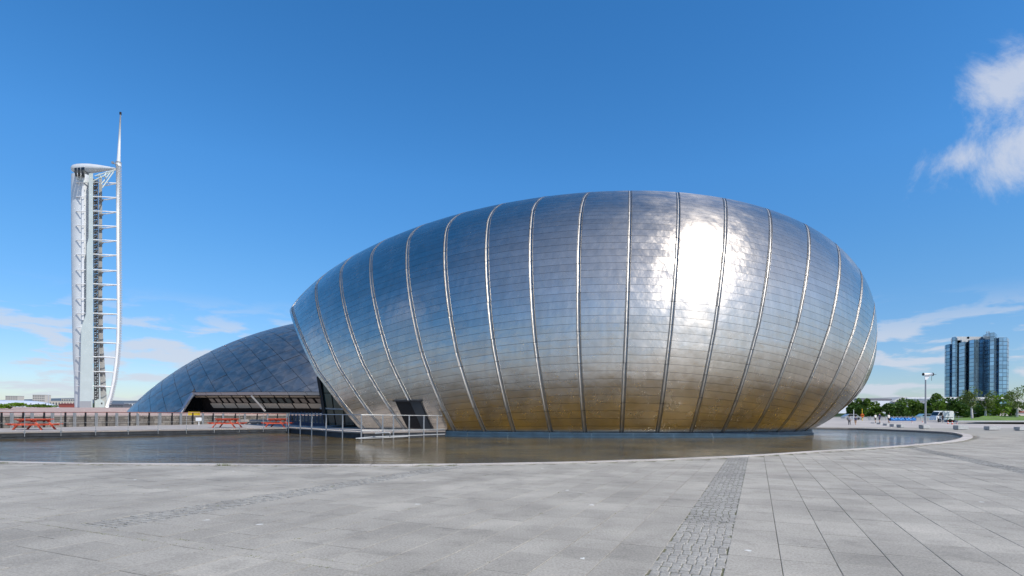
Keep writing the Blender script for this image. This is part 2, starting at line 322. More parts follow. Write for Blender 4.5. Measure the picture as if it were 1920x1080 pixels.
# water: shallow and peaty, light ripples
def water():
    m = bpy.data.materials.new("peaty_pool_water"); m.use_nodes = True; t = m.node_tree; b = t.nodes["Principled BSDF"]; L = t.links.new
    geo = nd(m, "ShaderNodeNewGeometry")
    b.inputs["Roughness"].default_value = 0.035; b.inputs["IOR"].default_value = 1.333; b.inputs["Specular IOR Level"].default_value = 0.42
    n = nd(m, "ShaderNodeTexNoise"); n.inputs["Scale"].default_value = .25; n.inputs["Detail"].default_value = 5; L(geo.outputs["Position"], n.inputs["Vector"])
    cr = nd(m, "ShaderNodeValToRGB"); cr.color_ramp.elements[0].position = .35; cr.color_ramp.elements[0].color = (.085, .056, .013, 1); cr.color_ramp.elements[1].position = .65; cr.color_ramp.elements[1].color = (.165, .104, .015, 1)
    L(n.outputs[0], cr.inputs[0]); L(cr.outputs[0], b.inputs["Base Color"])
    mp = nd(m, "ShaderNodeMapping"); L(geo.outputs["Position"], mp.inputs[0]); mp.inputs["Rotation"].default_value = (0, 0, .5); mp.inputs["Scale"].default_value = (1.0, 1.7, 1)
    r1 = nd(m, "ShaderNodeTexNoise"); r1.inputs["Scale"].default_value = 2.6; r1.inputs["Detail"].default_value = 4; r1.inputs["Roughness"].default_value = .55; L(mp.outputs[0], r1.inputs["Vector"])
    r2 = nd(m, "ShaderNodeTexNoise"); r2.inputs["Scale"].default_value = .12; r2.inputs["Detail"].default_value = 3; L(geo.outputs["Position"], r2.inputs["Vector"])
    am = nd(m, "ShaderNodeMapRange"); L(r2.outputs[0], am.inputs[0]); am.inputs[1].default_value = .35; am.inputs[2].default_value = .65; am.inputs[3].default_value = .25; am.inputs[4].default_value = 1.0
    bp = nd(m, "ShaderNodeBump"); bp.inputs["Distance"].default_value = .085; L(am.outputs[0], bp.inputs["Strength"])
    mp2 = nd(m, "ShaderNodeMapping"); L(geo.outputs["Position"], mp2.inputs[0]); mp2.inputs["Rotation"].default_value = (0, 0, .25); mp2.inputs["Scale"].default_value = (.35, 1.3, 1)
    r3 = nd(m, "ShaderNodeTexNoise"); r3.inputs["Scale"].default_value = 1.1; r3.inputs["Detail"].default_value = 3; L(mp2.outputs[0], r3.inputs["Vector"])
    hsum = nd(m, "ShaderNodeMath", operation='MULTIPLY_ADD'); L(r3.outputs[0], hsum.inputs[0]); hsum.inputs[1].default_value = 1.6; L(r1.outputs[0], hsum.inputs[2]); L(hsum.outputs[0], bp.inputs["Height"]); L(bp.outputs[0], b.inputs["Normal"])
    return m
M['water'] = water()

# ------------------------------------------------------------------ ground, pool, paving
WATER = -0.20; DECK = 0.29
def smooth_poly(pts, n=6):
    out = []
    for i in range(len(pts) - 1):
        p0, p1, p2, p3 = pts[max(i - 1, 0)], pts[i], pts[i + 1], pts[min(i + 2, len(pts) - 1)]
        for k in range(n):
            t = k / n
            out.append(0.5 * ((2 * p1) + (p2 - p0) * t + (2 * p0 - 5 * p1 + 4 * p2 - p3) * t * t + (3 * p1 - p0 - 3 * p2 + p3) * t ** 3))
    out.append(pts[-1]); return out
near_px = [(0, 866), (210, 869.5), (420, 871), (640, 872), (800, 871.5), (960, 869), (1120, 865.5), (1280, 860), (1410, 854), (1530, 846), (1620, 841), (1700, 835), (1750, 830.5), (1780, 827), (1799, 822.5), (1806, 818), (1800, 813.8), (1780, 810.6), (1740, 808.2), (1700, 806.4), (1640, 804.2), (1567, 802.4)]
rim_ctrl = [Vector((-62, 27, 0)), Vector((-40, 22.6, 0))] + [gnd(*p) for p in near_px] + [Vector((28, 84, 0)), Vector((12, 86, 0))]
rim = smooth_poly(rim_ctrl, 6)
deck_px = [(541, 802), (600, 805.5), (640, 808.5), (680, 810.3), (750, 809.2), (835, 807.5)]
left_px = [(-160, 813), (0, 810), (120, 808.3), (240, 806.5), (400, 804.2), (541, 802)]
left_edge = [gnd(*p, DECK) for p in left_px]; deck_edge = [gnd(*p, DECK) for p in deck_px]
deck_far = [gnd(-160, 806.5, DECK), gnd(0, 803, DECK), gnd(120, 800.5, DECK), gnd(300, 797, DECK), gnd(450, 794.2, DECK), gnd(541, 792.8, DECK)]
pool_poly = [Vector((p.x, p.y, 0)) for p in rim] + [Vector((-6, 80, 0)), Vector((-24, 70, 0))] + [Vector((p.x, p.y, 0)) for p in reversed(left_edge)] + [Vector((-75, 33, 0))]
def fill(loops, z, name, m):
    bm = bmesh.new(); ed = []
    for lp in loops:
        vsx = [bm.verts.new((p[0], p[1], z)) for p in lp]
        for i in range(len(vsx)): ed.append(bm.edges.new((vsx[i], vsx[(i + 1) % len(vsx)])))
    bmesh.ops.triangle_fill(bm, use_beauty=True, use_dissolve=False, edges=ed, normal=(0, 0, 1))
    for f in bm.faces:
        if f.normal.z < 0: f.normal_flip()
    me = bpy.data.meshes.new(name); bm.to_mesh(me); bm.free(); me.materials.append(m)
    o = bpy.data.objects.new(name, me); COL.objects.link(o); return o
big = [(-6000, -300), (6000, -300), (6000, 9000), (-6000, 9000)]
g = fill([big, pool_poly], -0.030, "ground", M['ground']); tag(g, kind="structure")
w = fill([[(-80, 15), (60, 15), (60, 92), (-80, 92)]], WATER, "pool_water", M['water']); tag(w, kind="structure")
pb = fill([[(-80, 14), (61, 14), (61, 93), (-80, 93)]], -0.62, "pool_floor", M['fasciadeck']); tag(pb, kind="structure")

# pool rim: a ring of separate kerb stones on a concrete upstand
rimroot = MB()
def offset_poly(pts, d):
    out = []
    for i, p in enumerate(pts):
        a = pts[max(i - 1, 0)]; b = pts[min(i + 1, len(pts) - 1)]; t = (b - a).normalized(); out.append(p + Vector((t.y, -t.x, 0)) * d)
    return out
inner = rim
RW = []
for i, p in enumerate(rim): RW.append(0.34 + 0.30 * math.exp(-((p.x - 36) ** 2 + (p.y - 45) ** 2) / 260.0))
outer = [p + (q - p) * 1.0 for p, q in zip(rim, offset_poly(rim, 1.0))]
outer = [p + (q - p) * RW[i] for i, (p, q) in enumerate(zip(rim, outer))]
rimroot.grid([[Vector((p.x, p.y, -0.60)) for p in inner], [Vector((p.x, p.y, -0.02)) for p in inner], [Vector((p.x, p.y, -0.02)) for p in outer]])
rr_ = rimroot.build("pool_rim", M['block']); tag(rr_, kind="structure")
acc = 0.0; start = 0
for i in range(1, len(rim)):
    acc += (rim[i] - rim[i - 1]).length
    if acc >= 1.15 or i == len(rim) - 1:
        m_ = MB(); rows = []
        dz = random.uniform(-0.004, 0.004)
        ids = list(range(start, i + 1))
        def pt(k, side, z):
            p = (inner if side == 0 else outer)[k]; c = (inner[ids[0]] + inner[ids[-1]] + outer[ids[0]] + outer[ids[-1]]) / 4
            q = p
            e = 0.006
            if k == ids[0]: q = q + (inner[ids[-1]] - inner[ids[0]]).normalized() * e
            if k == ids[-1]: q = q - (inner[ids[-1]] - inner[ids[0]]).normalized() * e
            return Vector((q.x, q.y, z + dz))
        ins = [(pt(k, 0, 0) - pt(k, 1, 0)).normalized() * 0.03 for k in ids]
        m_.grid([[pt(k, 0, -0.11) + ins[j] for j, k in enumerate(ids)], [pt(k, 0, 0.018) + ins[j] for j, k in enumerate(ids)], [pt(k, 0, 0.03) + ins[j] * .5 for j, k in enumerate(ids)], [pt(k, 1, 0.03) for k in ids], [pt(k, 1, -0.02) for k in ids]])
        m_.build("kerb_stone", M['kerb'], rr_)
        acc = 0.0; start = i

# slabs and setts, laid on two axes
A1 = math.atan((1420 - 960) / F); E1 = Vector((math.sin(A1), math.cos(A1), 0)); E2 = Vector((E1.y, -E1.x, 0))
outer2 = np.array([(p.x, p.y) for p in outer]); 
def inside(poly, x, y):
    c = False; n = len(poly); j = n - 1
    for i in range(n):
        xi, yi = poly[i]; xj, yj = poly[j]
        if (yi > y) != (yj > y) and x < (xj - xi) * (y - yi) / (yj - yi) + xi: c = not c
        j = i
    return c
block_poly = [(p.x, p.y) for p in outer] + [(-6, 90), (-90, 60), (-90, 25)]
def frac_poly(corners): return all(not inside(block_poly, p.x, p.y) for p in corners)
jb = fill([[(-34, -7), (36, -7), (50, 37), (45.5, 46)] + [(p.x, p.y) for p in reversed(outer) if p.x > -34 and p.y < 44]], -0.012, "paving_bed", M['joint']); tag(jb, kind="structure")
pave = empty("paving", (0, 0, 0)); tag(pave, kind="structure")
def slab_mesh(L, W, H, bev, name, m):
    b = MB(); hl, hw = L / 2, W / 2
    r0 = [(-hw, -hl), (hw, -hl), (hw, hl), (-hw, hl)]; r1 = [(x * (1 - bev / hw), y * (1 - bev / hl)) for x, y in r0]
    b.grid([[(x, y, -H) for x, y in r0], [(x, y, -bev * .6) for x, y in r0], [(x, y, 0) for x, y in r1]], 0, True)
    n = len(b.v); b.v += [(x, y, 0) for x, y in r1]; b.f.append((n, n + 1, n + 2, n + 3)); b.m.append(0)
    return b.mesh(name, m)
ROT = -A1
CW = 0.56
slabs = []; setts = []
strips = [(-9.22, -8.44), (-1.06, -0.32), (7.2, 7.95)]
def vis(p, pad=0.12):
    if -6.8 < p.y < 24 and abs(p.x) < 33: return True      # laid well past the edges of the view
    if p.y < 4.6: return False
    return abs(p.x / p.y) < 0.93 + pad
def shown(p): return p.y > 4.6 and abs(p.x / p.y) < 0.97
segs = [(-9.22, -8.83), (-8.83, -8.44)]
NSTRIP = 2
edges_c = [-42.0] + [v for s in strips for v in s] + [60.0]
for i in range(0, len(edges_c), 2):
    lo, hi = edges_c[i], edges_c[i + 1]
    n = max(1, round((hi - lo) / CW)); wd_ = (hi - lo) / n
    for k in range(n): segs.append((lo + k * wd_, lo + (k + 1) * wd_))
BAND = (4.72, 4.94)
for si, (c0, c1) in enumerate(segs):
    L = random.choice((0.56, 0.84, 0.84)); a = -18.0 - random.choice((0, .28, .42, .14))
    if random.random() < .5: L = 0.84; a = -18.0
    while a < (BAND[0] - .01 if si < NSTRIP else 62):
        a0, a1 = a, a + L; a = a1
        if si < NSTRIP: a1 = a = min(a1, BAND[0])
        if a1 <= BAND[0] or a0 >= BAND[1] or c0 > -0.5: parts = [(a0, a1)]
        else: parts = [(x, y) for x, y in ((a0, min(a1, BAND[0])), (max(a0, BAND[1]), a1)) if y - x > .012]
        for p0, p1 in parts:
            ce = E1 * ((p0 + p1) / 2) + E2 * ((c0 + c1) / 2)
            if not vis(ce) or ce.y > 68 or ce.length > 72: continue
            cs = [E1 * x + E2 * y for x in (p0, p1) for y in (c0, c1)]
            if not frac_poly(cs):
                # trim against the pool kerb by stepping the far end back
                lo_, hi_ = p0, p1
                if not frac_poly([E1 * p0 + E2 * c0, E1 * p0 + E2 * c1]): continue
                for _ in range(7):
                    md = (lo_ + hi_) / 2
                    if frac_poly([E1 * md + E2 * c0, E1 * md + E2 * c1]): lo_ = md
                    else: hi_ = md
                p1 = lo_
                if p1 - p0 < 0.06: continue
                ce = E1 * ((p0 + p1) / 2) + E2 * ((c0 + c1) / 2)
            slabs.append((ce.length + (0 if shown(ce) else 1000), ce, c1 - c0, p1 - p0))
for c0 in np.arange(-30, -0.6, 0.9):       # the drain band across the paving
    ce = E1 * ((BAND[0] + BAND[1]) / 2) + E2 * (c0 + .45)
    if vis(ce, .3): slabs.append((ce.length + (0 if shown(ce) else 1000), ce, .9, BAND[1] - BAND[0]))
slabs.sort(key=lambda t: t[0])
mcache = {}
def slab_data(W, L):
    key = (round(W, 2), round(L, 2))
    if key not in mcache: mcache[key] = slab_mesh(L - .0075, W - .0075, .03, .004, "paving_slab", M['slab'])
    return mcache[key]
rest = MB()
for i, (d, ce, W, L) in enumerate(slabs):
    dz = random.uniform(-.0022, .0022); th = ROT + random.uniform(-.002, .002)
    if i < 300:
        o = bpy.data.objects.new("paving_slab", slab_data(W, L)); o.location = (ce.x, ce.y, dz); o.rotation_euler = (random.uniform(-.002, .002), random.uniform(-.002, .002), th); link(o, pave)
    else:
        rest.box((ce.x, ce.y, dz - .015), (W - .010, L - .010, .03), th)
rest.build("paving_slab_field", M['slab'], pave, kind="stuff")
for (c0, c1) in strips:
    n = 7; wd_ = (c1 - c0) / n; a = -12.0; lastrow = 0
    while a < 58:
        ln = random.uniform(.085, .12); jog = random.uniform(-.026, .026)
        for k in range(n):
            ce = E1 * (a + ln / 2 + random.uniform(-.008, .008)) + E2 * (c0 + wd_ * (k + .5) + jog)
            if vis(ce, .05) and ce.y < 30 and not inside(block_poly, ce.x + E1.x * .1, ce.y + E1.y * .1):
                if a + ln * .3 < BAND[1] and c0 < -2: continue
                setts.append((ce.length + (0 if shown(ce) else 1000), ce, wd_ - .006, ln - .009))
        a += ln
setts.sort(key=lambda t: t[0]); rest = MB(); scache = {}
for i, (d, ce, W, L) in enumerate(setts):
    dz = random.uniform(-.006, .003)
    if i < 300:
        key = round(L, 2)
        if key not in scache: scache[key] = slab_mesh(max(key, .05), W, .04, .012, "sett", M['cobble'])
        o = bpy.data.objects.new("sett", scache[key]); o.location = (ce.x, ce.y, dz); o.rotation_euler = (random.uniform(-.03, .03), random.uniform(-.03, .03), ROT + random.uniform(-.05, .05)); link(o, pave)
    else:
        b = (random.uniform(.95, 1.0)); rest.box((ce.x, ce.y, dz - .02), (W * b, L * b, .04), ROT + random.uniform(-.05, .05), taper=.94)
rest.build("sett_field", M['cobble'], pave, kind="stuff")

# moss and grass in joints and along the kerb: nobody could count it
gb = MB()
def tuft(p, h, n, spread):
    for _ in range(n):
        a = random.uniform(0, 6.28); r = random.uniform(0, spread); q = Vector((p.x + math.cos(a) * r, p.y + math.sin(a) * r, p.z - .005))
        l = Vector((math.cos(a) * .5 + random.uniform(-.5, .5), math.sin(a) * .5 + random.uniform(-.5, .5), 1)).normalized() * h * random.uniform(.5, 1.1)
        s = Vector((-l.y, l.x, 0)); s = (s.normalized() if s.length > 1e-4 else Vector((1, 0, 0))) * .006
        gb.face([q - s, q + s, q + l])
for i, p in enumerate(outer):
    if p.y > 32 or p.x < -20: continue
    dens = .75 if p.x < -3 else .28
    for _ in range(4):
        if random.random() < dens:
            q = p.lerp(outer[min(i + 1, len(outer) - 1)], random.random()); tuft(q, random.uniform(.015, .05), random.randint(4, 14), .12)
for px_, py_, hh in ((420, 872.5, .10), (15, 867.5, .06), (23, 868, .06), (798, 873, .08), (850, 872.5, .06)):
    for _ in range(8):
        q = gnd(px_ + random.uniform(-14, 14), py_ + .3, 0.0); tuft(q, hh, 16, .15)
for _ in range(330):
    s = random.choice([v for v in segs if -14 < v[0] < 9]); a = random.uniform(4.5, 20); q = E1 * a + E2 * (s[0] + random.uniform(-.006, .006))
    if vis(q) and not inside(block_poly, q.x, q.y): 
        if random.random() < (.9 if q.x < 0 or a < 7 else .3): tuft(q, random.uniform(.008, .02), random.randint(5, 12), .05)
for _ in range(170):
    q = E1 * random.uniform(4.7, 5.9) + E2 * random.choice((-1.06, -.32, -.95, -.84, -.74, -.63, -.53, -.43)); tuft(q, .014, 7, .03)
for _ in range(160):
    q = E1 * random.choice((BAND[0], BAND[1], BAND[0])) + E2 * random.uniform(-12, -2); tuft(q, .012, 8, .05)
go = gb.build("joint_grass", M['grass']); tag(go, "moss and short grass growing in paving joints and along the pool kerb", "grass", kind="stuff")

# ------------------------------------------------------------------ the titanium egg
EG = dict(cx=4.7455, cy=67.1928, cz=7.0, az=0.141615, A=34.698, A2=34.358, B=25.0, Cu=17.825, Cd=12.811, q=2.24579, qd=2.72977, shz=0.088465)
ECA, ESA = math.cos(EG['az']), math.sin(EG['az'])
SEAM = [[-19.072, -10.069, 0.326], [-16.684, -8.612, 1.028], [-14.143, -7.556, 0.917], [-11.521, -6.084, 0.533], [-8.554, -4.821, 0.518], [-5.659, -3.761, 0.68], [-2.664, -2.473, 0.578], [0.544, -1.708, 0.737], [3.822, -0.471, 0.776], [7.356, 0.541, 0.386], [10.696, 1.443, 0.562], [14.083, 2.359, 0.612], [17.63, 3.213, 0.358], [21.073, 3.695, 0.284], [24.4, 3.912, 0.01], [27.429, 4.105, -0.189], [30.1, 4.6, -0.399], [32.3, 3.0, -0.8]]
def egg_local(s, psi):
    s = np.asarray(s, float); psi = np.asarray(psi, float)
    A = np.where(s < 0, EG['A'], EG['A2']); up = np.sin(psi) > 0
    C = np.where(up, EG['Cu'], EG['Cd']); q = np.where(up, EG['q'], EG['qd'])
    a = np.minimum((s / A) ** 2, .9985); cw = np.cos(psi) ** 2; sn = np.abs(np.sin(psi))
    lo = np.zeros_like(a + cw); hi = lo + 1.5
    for _ in range(24):
        r = (lo + hi) / 2; f = (a + r * r * cw) ** (q / 2) + (r * sn) ** q
        lo = np.where(f < 1, r, lo); hi = np.where(f < 1, hi, r)
    r = (lo + hi) / 2
    return s + 0 * r, -r * EG['B'] * np.cos(psi), r * C * np.sin(psi)
def egg_pt(s, psi, off=0.0, want_n=False):
    s = np.asarray(s, float); psi = np.asarray(psi, float)
    a, w, z = egg_local(s, psi)
    up = z > 0; A = np.where(a < 0, EG['A'], EG['A2']); C = np.where(up, EG['Cu'], EG['Cd']); q = np.where(up, EG['q'], EG['qd'])
    h = np.sqrt((a / A) ** 2 + (w / EG['B']) ** 2) + 1e-9
    ns = h ** (q - 2) * a / A ** 2; nw = h ** (q - 2) * w / EG['B'] ** 2; nz = np.sign(z) * np.abs(z) ** (q - 1) / C ** q
    ns = ns - EG['shz'] * nz; l = np.sqrt(ns * ns + nw * nw + nz * nz); ns, nw, nz = ns / l, nw / l, nz / l
    zz = z + EG['shz'] * a + EG['cz']
    a2, w2, z2 = a + ns * off, w + nw * off, zz + nz * off
    P = np.stack([EG['cx'] + a2 * ECA + w2 * ESA, EG['cy'] - a2 * ESA + w2 * ECA, z2], -1)
    if want_n: return P, np.stack([ns * ECA + nw * ESA, -ns * ESA + nw * ECA, nz + 0 * ns], -1)
    return P
def egg_z(s, psi):
    a, w, z = egg_local(s, psi); return z + EG['shz'] * a + EG['cz']
def psi_at(s, z):                                   # closed form for the front of the shell
    s = np.asarray(s, float); z = np.asarray(z, float) - EG['cz'] - EG['shz'] * s
    A = np.where(s < 0, EG['A'], EG['A2']); up = z > 0; C = np.where(up, EG['Cu'], EG['Cd']); q = np.where(up, EG['q'], EG['qd'])
    t = np.minimum(np.abs(z) / C, .99999); h2 = (1 - t ** q) ** (2 / q)
    return np.arctan2(z / C, np.sqrt(np.maximum(h2 - (s / A) ** 2, 1e-6)))
def seam_s(k, psi):
    a, b, c = SEAM[k]; p = np.clip(psi, -1.0, 1.05); s = a + b * p + c * p * p
    if k < 9: s = s + (42, 12, 8, 7, 6, 6, 5, 4, 2.5)[k] * np.maximum(0, p - (.62 if k == 0 else .68)) ** 1.5      # the cut end rounds over at the shoulder
    return np.clip(s, -34, 33.6)
BASEZ = 0.19; ZSW = 15.5
# course heights at the middle of the front, then equal girth steps over the shoulder
low_c = [BASEZ + 0.60 * i for i in range(int((ZSW - BASEZ) / .60) + 1)]
pc = psi_at(np.array([7.0]), np.array([low_c[-1]]))[0]
steps = [0.0]; p = pc; P0 = egg_pt(7.0, p)
while p < 2.75:
    p += .01; P1 = egg_pt(7.0, p)
    if np.linalg.norm(P1 - P0) > .60 * (1 if p < 1.5 else 2.2): steps.append(p - pc); P0 = P1
NLOW = len(low_c); NC = NLOW + len(steps) - 1
def course_psi(j, s):
    s = np.asarray(s, float)
    if j < NLOW:
        zc = low_c[j]; k = 0.006 * (1 - math.exp(-max(zc - BASEZ, 0) / 2.5))
        return psi_at(s, np.maximum(zc - k * (s - 7.0) ** 2, BASEZ))
    zc = low_c[-1]; k = 0.006 * (1 - math.exp(-zc / 2.5))
    return psi_at(s, zc - k * (s - 7.0) ** 2) + steps[j - NLOW + 1]
def cross(k, j, d):
    s = float(SEAM[k][0])
    for _ in range(7): s = float(seam_s(k, course_psi(j, np.array([s]))[0])) + d
    return s
egg = empty("egg_cinema", (float(EG['cx']), float(EG['cy']), WATER)); tag(egg, "huge egg-shaped cinema clad in brushed titanium bands standing in the pool", "building")
NK = len(SEAM); HALF = .165
SL = [[cross(k, j, -HALF) for j in range(NC)] for k in range(NK)]; SRt = [[cross(k, j, HALF) for j in range(NC)] for k in range(NK)]
LEFT = [v - .30 for v in SL[0]]                                           # the cut edge on the left
bands = [(LEFT, [v - .0 for v in SL[0]])] + [(SRt[k], SL[k + 1]) for k in range(NK - 1)] + [(SRt[-1], [34.1] * NC)]
cands = []
G = .012
DOOR = [(-11.08, -.269), (-8.77, -.280), (-7.99, -.456), (-10.22, -.444)]
for bi, (lf, rt) in enumerate(bands):
    for j in range(NC - 1):
        nu = 8 if 0 < bi < NK else 3
        t = np.linspace(0, 1, nu + 1)
        s0 = lf[j] + (rt[j] - lf[j]) * t; s1 = lf[j + 1] + (rt[j + 1] - lf[j + 1]) * t
        if rt[j] - lf[j] < .1 and rt[j + 1] - lf[j + 1] < .1: continue
        p0 = course_psi(j, s0); p1 = course_psi(j + 1, s1)
        if np.max(p1 - p0) < .003: continue
        cands.append((bi, j, s0, s1, p0, p1))
def panel_grid(c, off):
    bi, j, s0, s1, p0, p1 = c
    nv = 4; f = np.linspace(0, 1, nv + 1)[:, None]; t = np.linspace(-1, 1, len(s0))[None, :]
    s = s0[None, :] * (1 - f) + s1[None, :] * f - G * t                      # pulled in from the joints
    p = p0[None, :] * (1 - f) + p1[None, :] * f; p = p + (1 - 2 * f) * .016 * (p1 - p0)[None, :]
    P, Nn = egg_pt(s, p, off + 0 * s, True)
    # each sheet sits a hair out of true and is drawn slightly flat between its fixings
    T1 = np.gradient(P, axis=1); T1 /= np.linalg.norm(T1, axis=2, keepdims=True); T2 = np.cross(Nn, T1)
    k1, k2 = random.uniform(-.006, .006), random.uniform(-.012, .012); q1, q2 = random.uniform(-.004, .006), random.uniform(-.004, .020)
    Nn = Nn + T1 * (k1 + q1 * t[..., None]) - T2 * (k2 + q2 * (1 - 2 * f)[..., None]); Nn /= np.linalg.norm(Nn, axis=2, keepdims=True)
    return P, Nn
CEN = np.array([EG['cx'], EG['cy'], 9.0])
def ring_of(Gd): return np.concatenate([Gd[0], Gd[1:, -1], Gd[-1][::-1][1:], Gd[::-1, 0][1:-1]])
def add_panel(mb, Gd, Nn, nl):
    mb.grid([[tuple(p) for p in r] for r in Gd]); nl += [tuple(v) for v in Nn.reshape(-1, 3)]
    ring = ring_of(Gd); n = len(mb.v); d = CEN - ring; inn = ring + d / np.linalg.norm(d, axis=1, keepdims=True) * .045; k = len(ring)
    mb.v += [tuple(p) for p in ring] + [tuple(p) for p in inn]
    side = ring - ring.mean(0); side /= np.linalg.norm(side, axis=1, keepdims=True); nl += [tuple(v) for v in side] * 2
    for i in range(k):
        h = (i + 1) % k; mb.f.append((n + h, n + i, n + k + i, n + k + h)); mb.m.append(0)
items = []
for c in cands:
    Gd, Nn = panel_grid(c, .035)
    cen = Gd[2, Gd.shape[1] // 2]
    nrm_ = np.cross(Gd[2, -1] - Gd[2, 0], Gd[-1, 0] - Gd[0, 0]); viewv = np.array([0, 0, EYE]) - cen
    items.append((float(nrm_ @ viewv) / float(viewv @ viewv) ** 1.5, c, Gd, Nn))
items.sort(key=lambda t: -t[0])
restb = MB()
restn = []
for i, (ar, c, Gd, Nn) in enumerate(items):
    if i < 300:
        mb = MB(); nl = []; add_panel(mb, Gd, Nn, nl); o = mb.build("cladding_panel", M['ti'], egg, True); o.data.normals_split_custom_set_from_vertices(nl)
    else: add_panel(restb, Gd, Nn, restn)
o = restb.build("upper_cladding_panels", M['ti'], egg, True, "stuff"); o.data.normals_split_custom_set_from_vertices(restn)
# dark backing shell just under the panels
bk = MB(); rows = []
# left boundary follows the cut edge
rows = []
prow = [course_psi(j, np.array([LEFT[j]]))[0] for j in range(NC)]
for f in np.linspace(0, 1, 90):
    ss = np.array([LEFT[j] + (34.2 - LEFT[j]) * f for j in range(NC)]); pp = np.array([course_psi(j, np.array([ss[j]]))[0] for j in range(NC)])
    rows.append([tuple(p) for p in egg_pt(ss, pp, -.02)])
bk.grid(rows); bk.build("backing_shell", M['tiback'], egg, True)
cap = MB(); edge = [Vector(p) for p in rows[0]]; edge2 = [Vector(p) for p in egg_pt(np.array(LEFT) + 1.2, np.array(prow), -1.2)]
cap.grid([edge, edge2]); cen = sum(edge2, Vector()) / len(edge2) + Vector((2.5, 3, -2))
for a_, b_ in zip(edge2[:-1], edge2[1:]): cap.face([a_, b_, cen])
cap.build("end_wall", M['frame'], egg)
# raised cover strips over the seams, in lengths
def ridge_prof(x0): return [(x0 + .020 * math.cos(t), .03 + .022 * math.sin(t)) for t in np.linspace(math.pi, 0, 7)]
PROFS = [[(-.19, -.03), (-.19, .028)], ridge_prof(-.148), [(-.106, .03), (-.10, .012), (.10, .012), (.106, .03)], ridge_prof(.148), [(.19, .028), (.19, -.03)]]
prof = [p for g_ in PROFS for p in g_]
for k in range(NK):
    cuts = [0, 4, 9, 13, 18, 23, 27, 32, 37, NC - 1]
    cuts = sorted(set(min(max(0, c + random.randint(-1, 1)) if c not in (0, NC - 1) else c, NC - 1) for c in cuts))
    for a_, b_ in zip(cuts[:-1], cuts[1:]):
        mb = MB(); jog = random.uniform(-.02, .02); rows = []
        js = np.linspace(a_ + .03, b_ - .03, (b_ - a_) * 2 + 1)
        for jj in js:
            j0 = min(int(jj), NC - 2); f = jj - j0
            sc_m = (SL[k][j0] + HALF) * (1 - f) + (SL[k][j0 + 1] + HALF) * f
            pm = course_psi(j0, np.array([sc_m]))[0] * (1 - f) + course_psi(j0 + 1, np.array([sc_m]))[0] * f
            # ribs keep their width on the surface, measured along s
            e = egg_pt(np.array([sc_m, sc_m + .1]), np.array([pm, pm])); stretch = .1 / np.linalg.norm(e[1] - e[0])
            dn = random.uniform(-.008, .008)
            pts = egg_pt(np.array([sc_m + (x + jog) * stretch for x, y in prof]), np.full(len(prof), pm), np.array([y + (dn if abs(x) < .12 else 0) for x, y in prof]))
            rows.append([tuple(p) for p in pts])
        q0 = 0
        for g_ in PROFS:
            mb.grid([r[q0:q0 + len(g_)] for r in rows]); q0 += len(g_)
        mb.build("seam_strip", M['strip'], egg, True)
# blue plinth ring at the waterline
bs = np.linspace(LEFT[0], 33.9, 800); zt_ = np.abs(BASEZ + .02 - EG['cz'] - EG['shz'] * bs) / EG['Cd']; okb = (1 - np.minimum(zt_, .9999) ** EG['qd']) ** (2 / EG['qd']) - (bs / EG['A2']) ** 2 > .003; bs = np.linspace(LEFT[0], bs[okb].max(), 80); bpsi = psi_at(bs, BASEZ + .02)
base = [Vector(p) for p in egg_pt(bs, bpsi, 0)]
pl = MB()
ext = []
for i, p in enumerate(base):
    a_ = base[max(i - 1, 0)]; b_ = base[min(i + 1, len(base) - 1)]; t = (b_ - a_); t.z = 0; t.normalize(); ext.append(Vector((t.y, -t.x, 0)))
for i0 in range(0, 78, 6):
    pl = MB(); ids = range(i0, min(i0 + 7, 80)); rows = []
    for kx, i in enumerate(ids):
        p, e = base[i], ext[i]; q = Vector((p.x, p.y, 0)); tt = (base[min(i + 1, 79)] - base[max(i - 1, 0)]).normalized() * (.012 if kx == 0 else (-.012 if kx == len(ids) - 1 else 0))
        q = q + tt
        rows.append([q - e * .3 + Vector((0, 0, .24)), q + e * .16 + Vector((0, 0, .23)), q + e * .20 + Vector((0, 0, .19)), q + e * .20 + Vector((0, 0, -.06)), q + e * .34 + Vector((0, 0, -.09)), q + e * .34 + Vector((0, 0, -.6))])
    pl.grid(rows); pl.build("plinth_segment", M['plinth'], egg)
# doorway in the lower left: uncut, a black sheet carries the recess's darkness
dw = MB()
def door_pt(u, v, off):
    (s0, p0), (s1, p1), (s2, p2), (s3, p3) = DOOR
    s = (s0 + (s1 - s0) * u) * (1 - v) + (s3 + (s2 - s3) * u) * v; p = (p0 + (p1 - p0) * u) * (1 - v) + (p3 + (p2 - p3) * u) * v
    return tuple(egg_pt(s, p, off))
door = MB(); door.grid([[door_pt(u, v, .115) for u in np.linspace(0, 1, 5)] for v in np.linspace(0, 1, 7)])
dr = door.build("doorway", M['black'], egg, True)
leaf = MB(); leaf.grid([[door_pt(u, v, .14) for u in np.linspace(.60, .97, 4)] for v in np.linspace(.03, 1, 7)]); leaf.build("door_leaf", M['doorleaf'], dr, True)
lt = MB(); lt.grid([[door_pt(u, -.01, .0), ] + [door_pt(u, vv, oo) for vv, oo in ((-.03, .26), (.02, .26), (.02, .10))] for u in np.linspace(-.05, 1.03, 5)]); lt.build("lintel", M['tiback'], dr)
jm = MB(); jm.bar(Vector(door_pt(.59, 0, .14)), Vector(door_pt(.59, 1, .14)), .06, .06); jm.bar(Vector(door_pt(1, 0, .12)), Vector(door_pt(1, 1, .12)), .08, .08); jm.build("door_frame", M['frame'], dr)
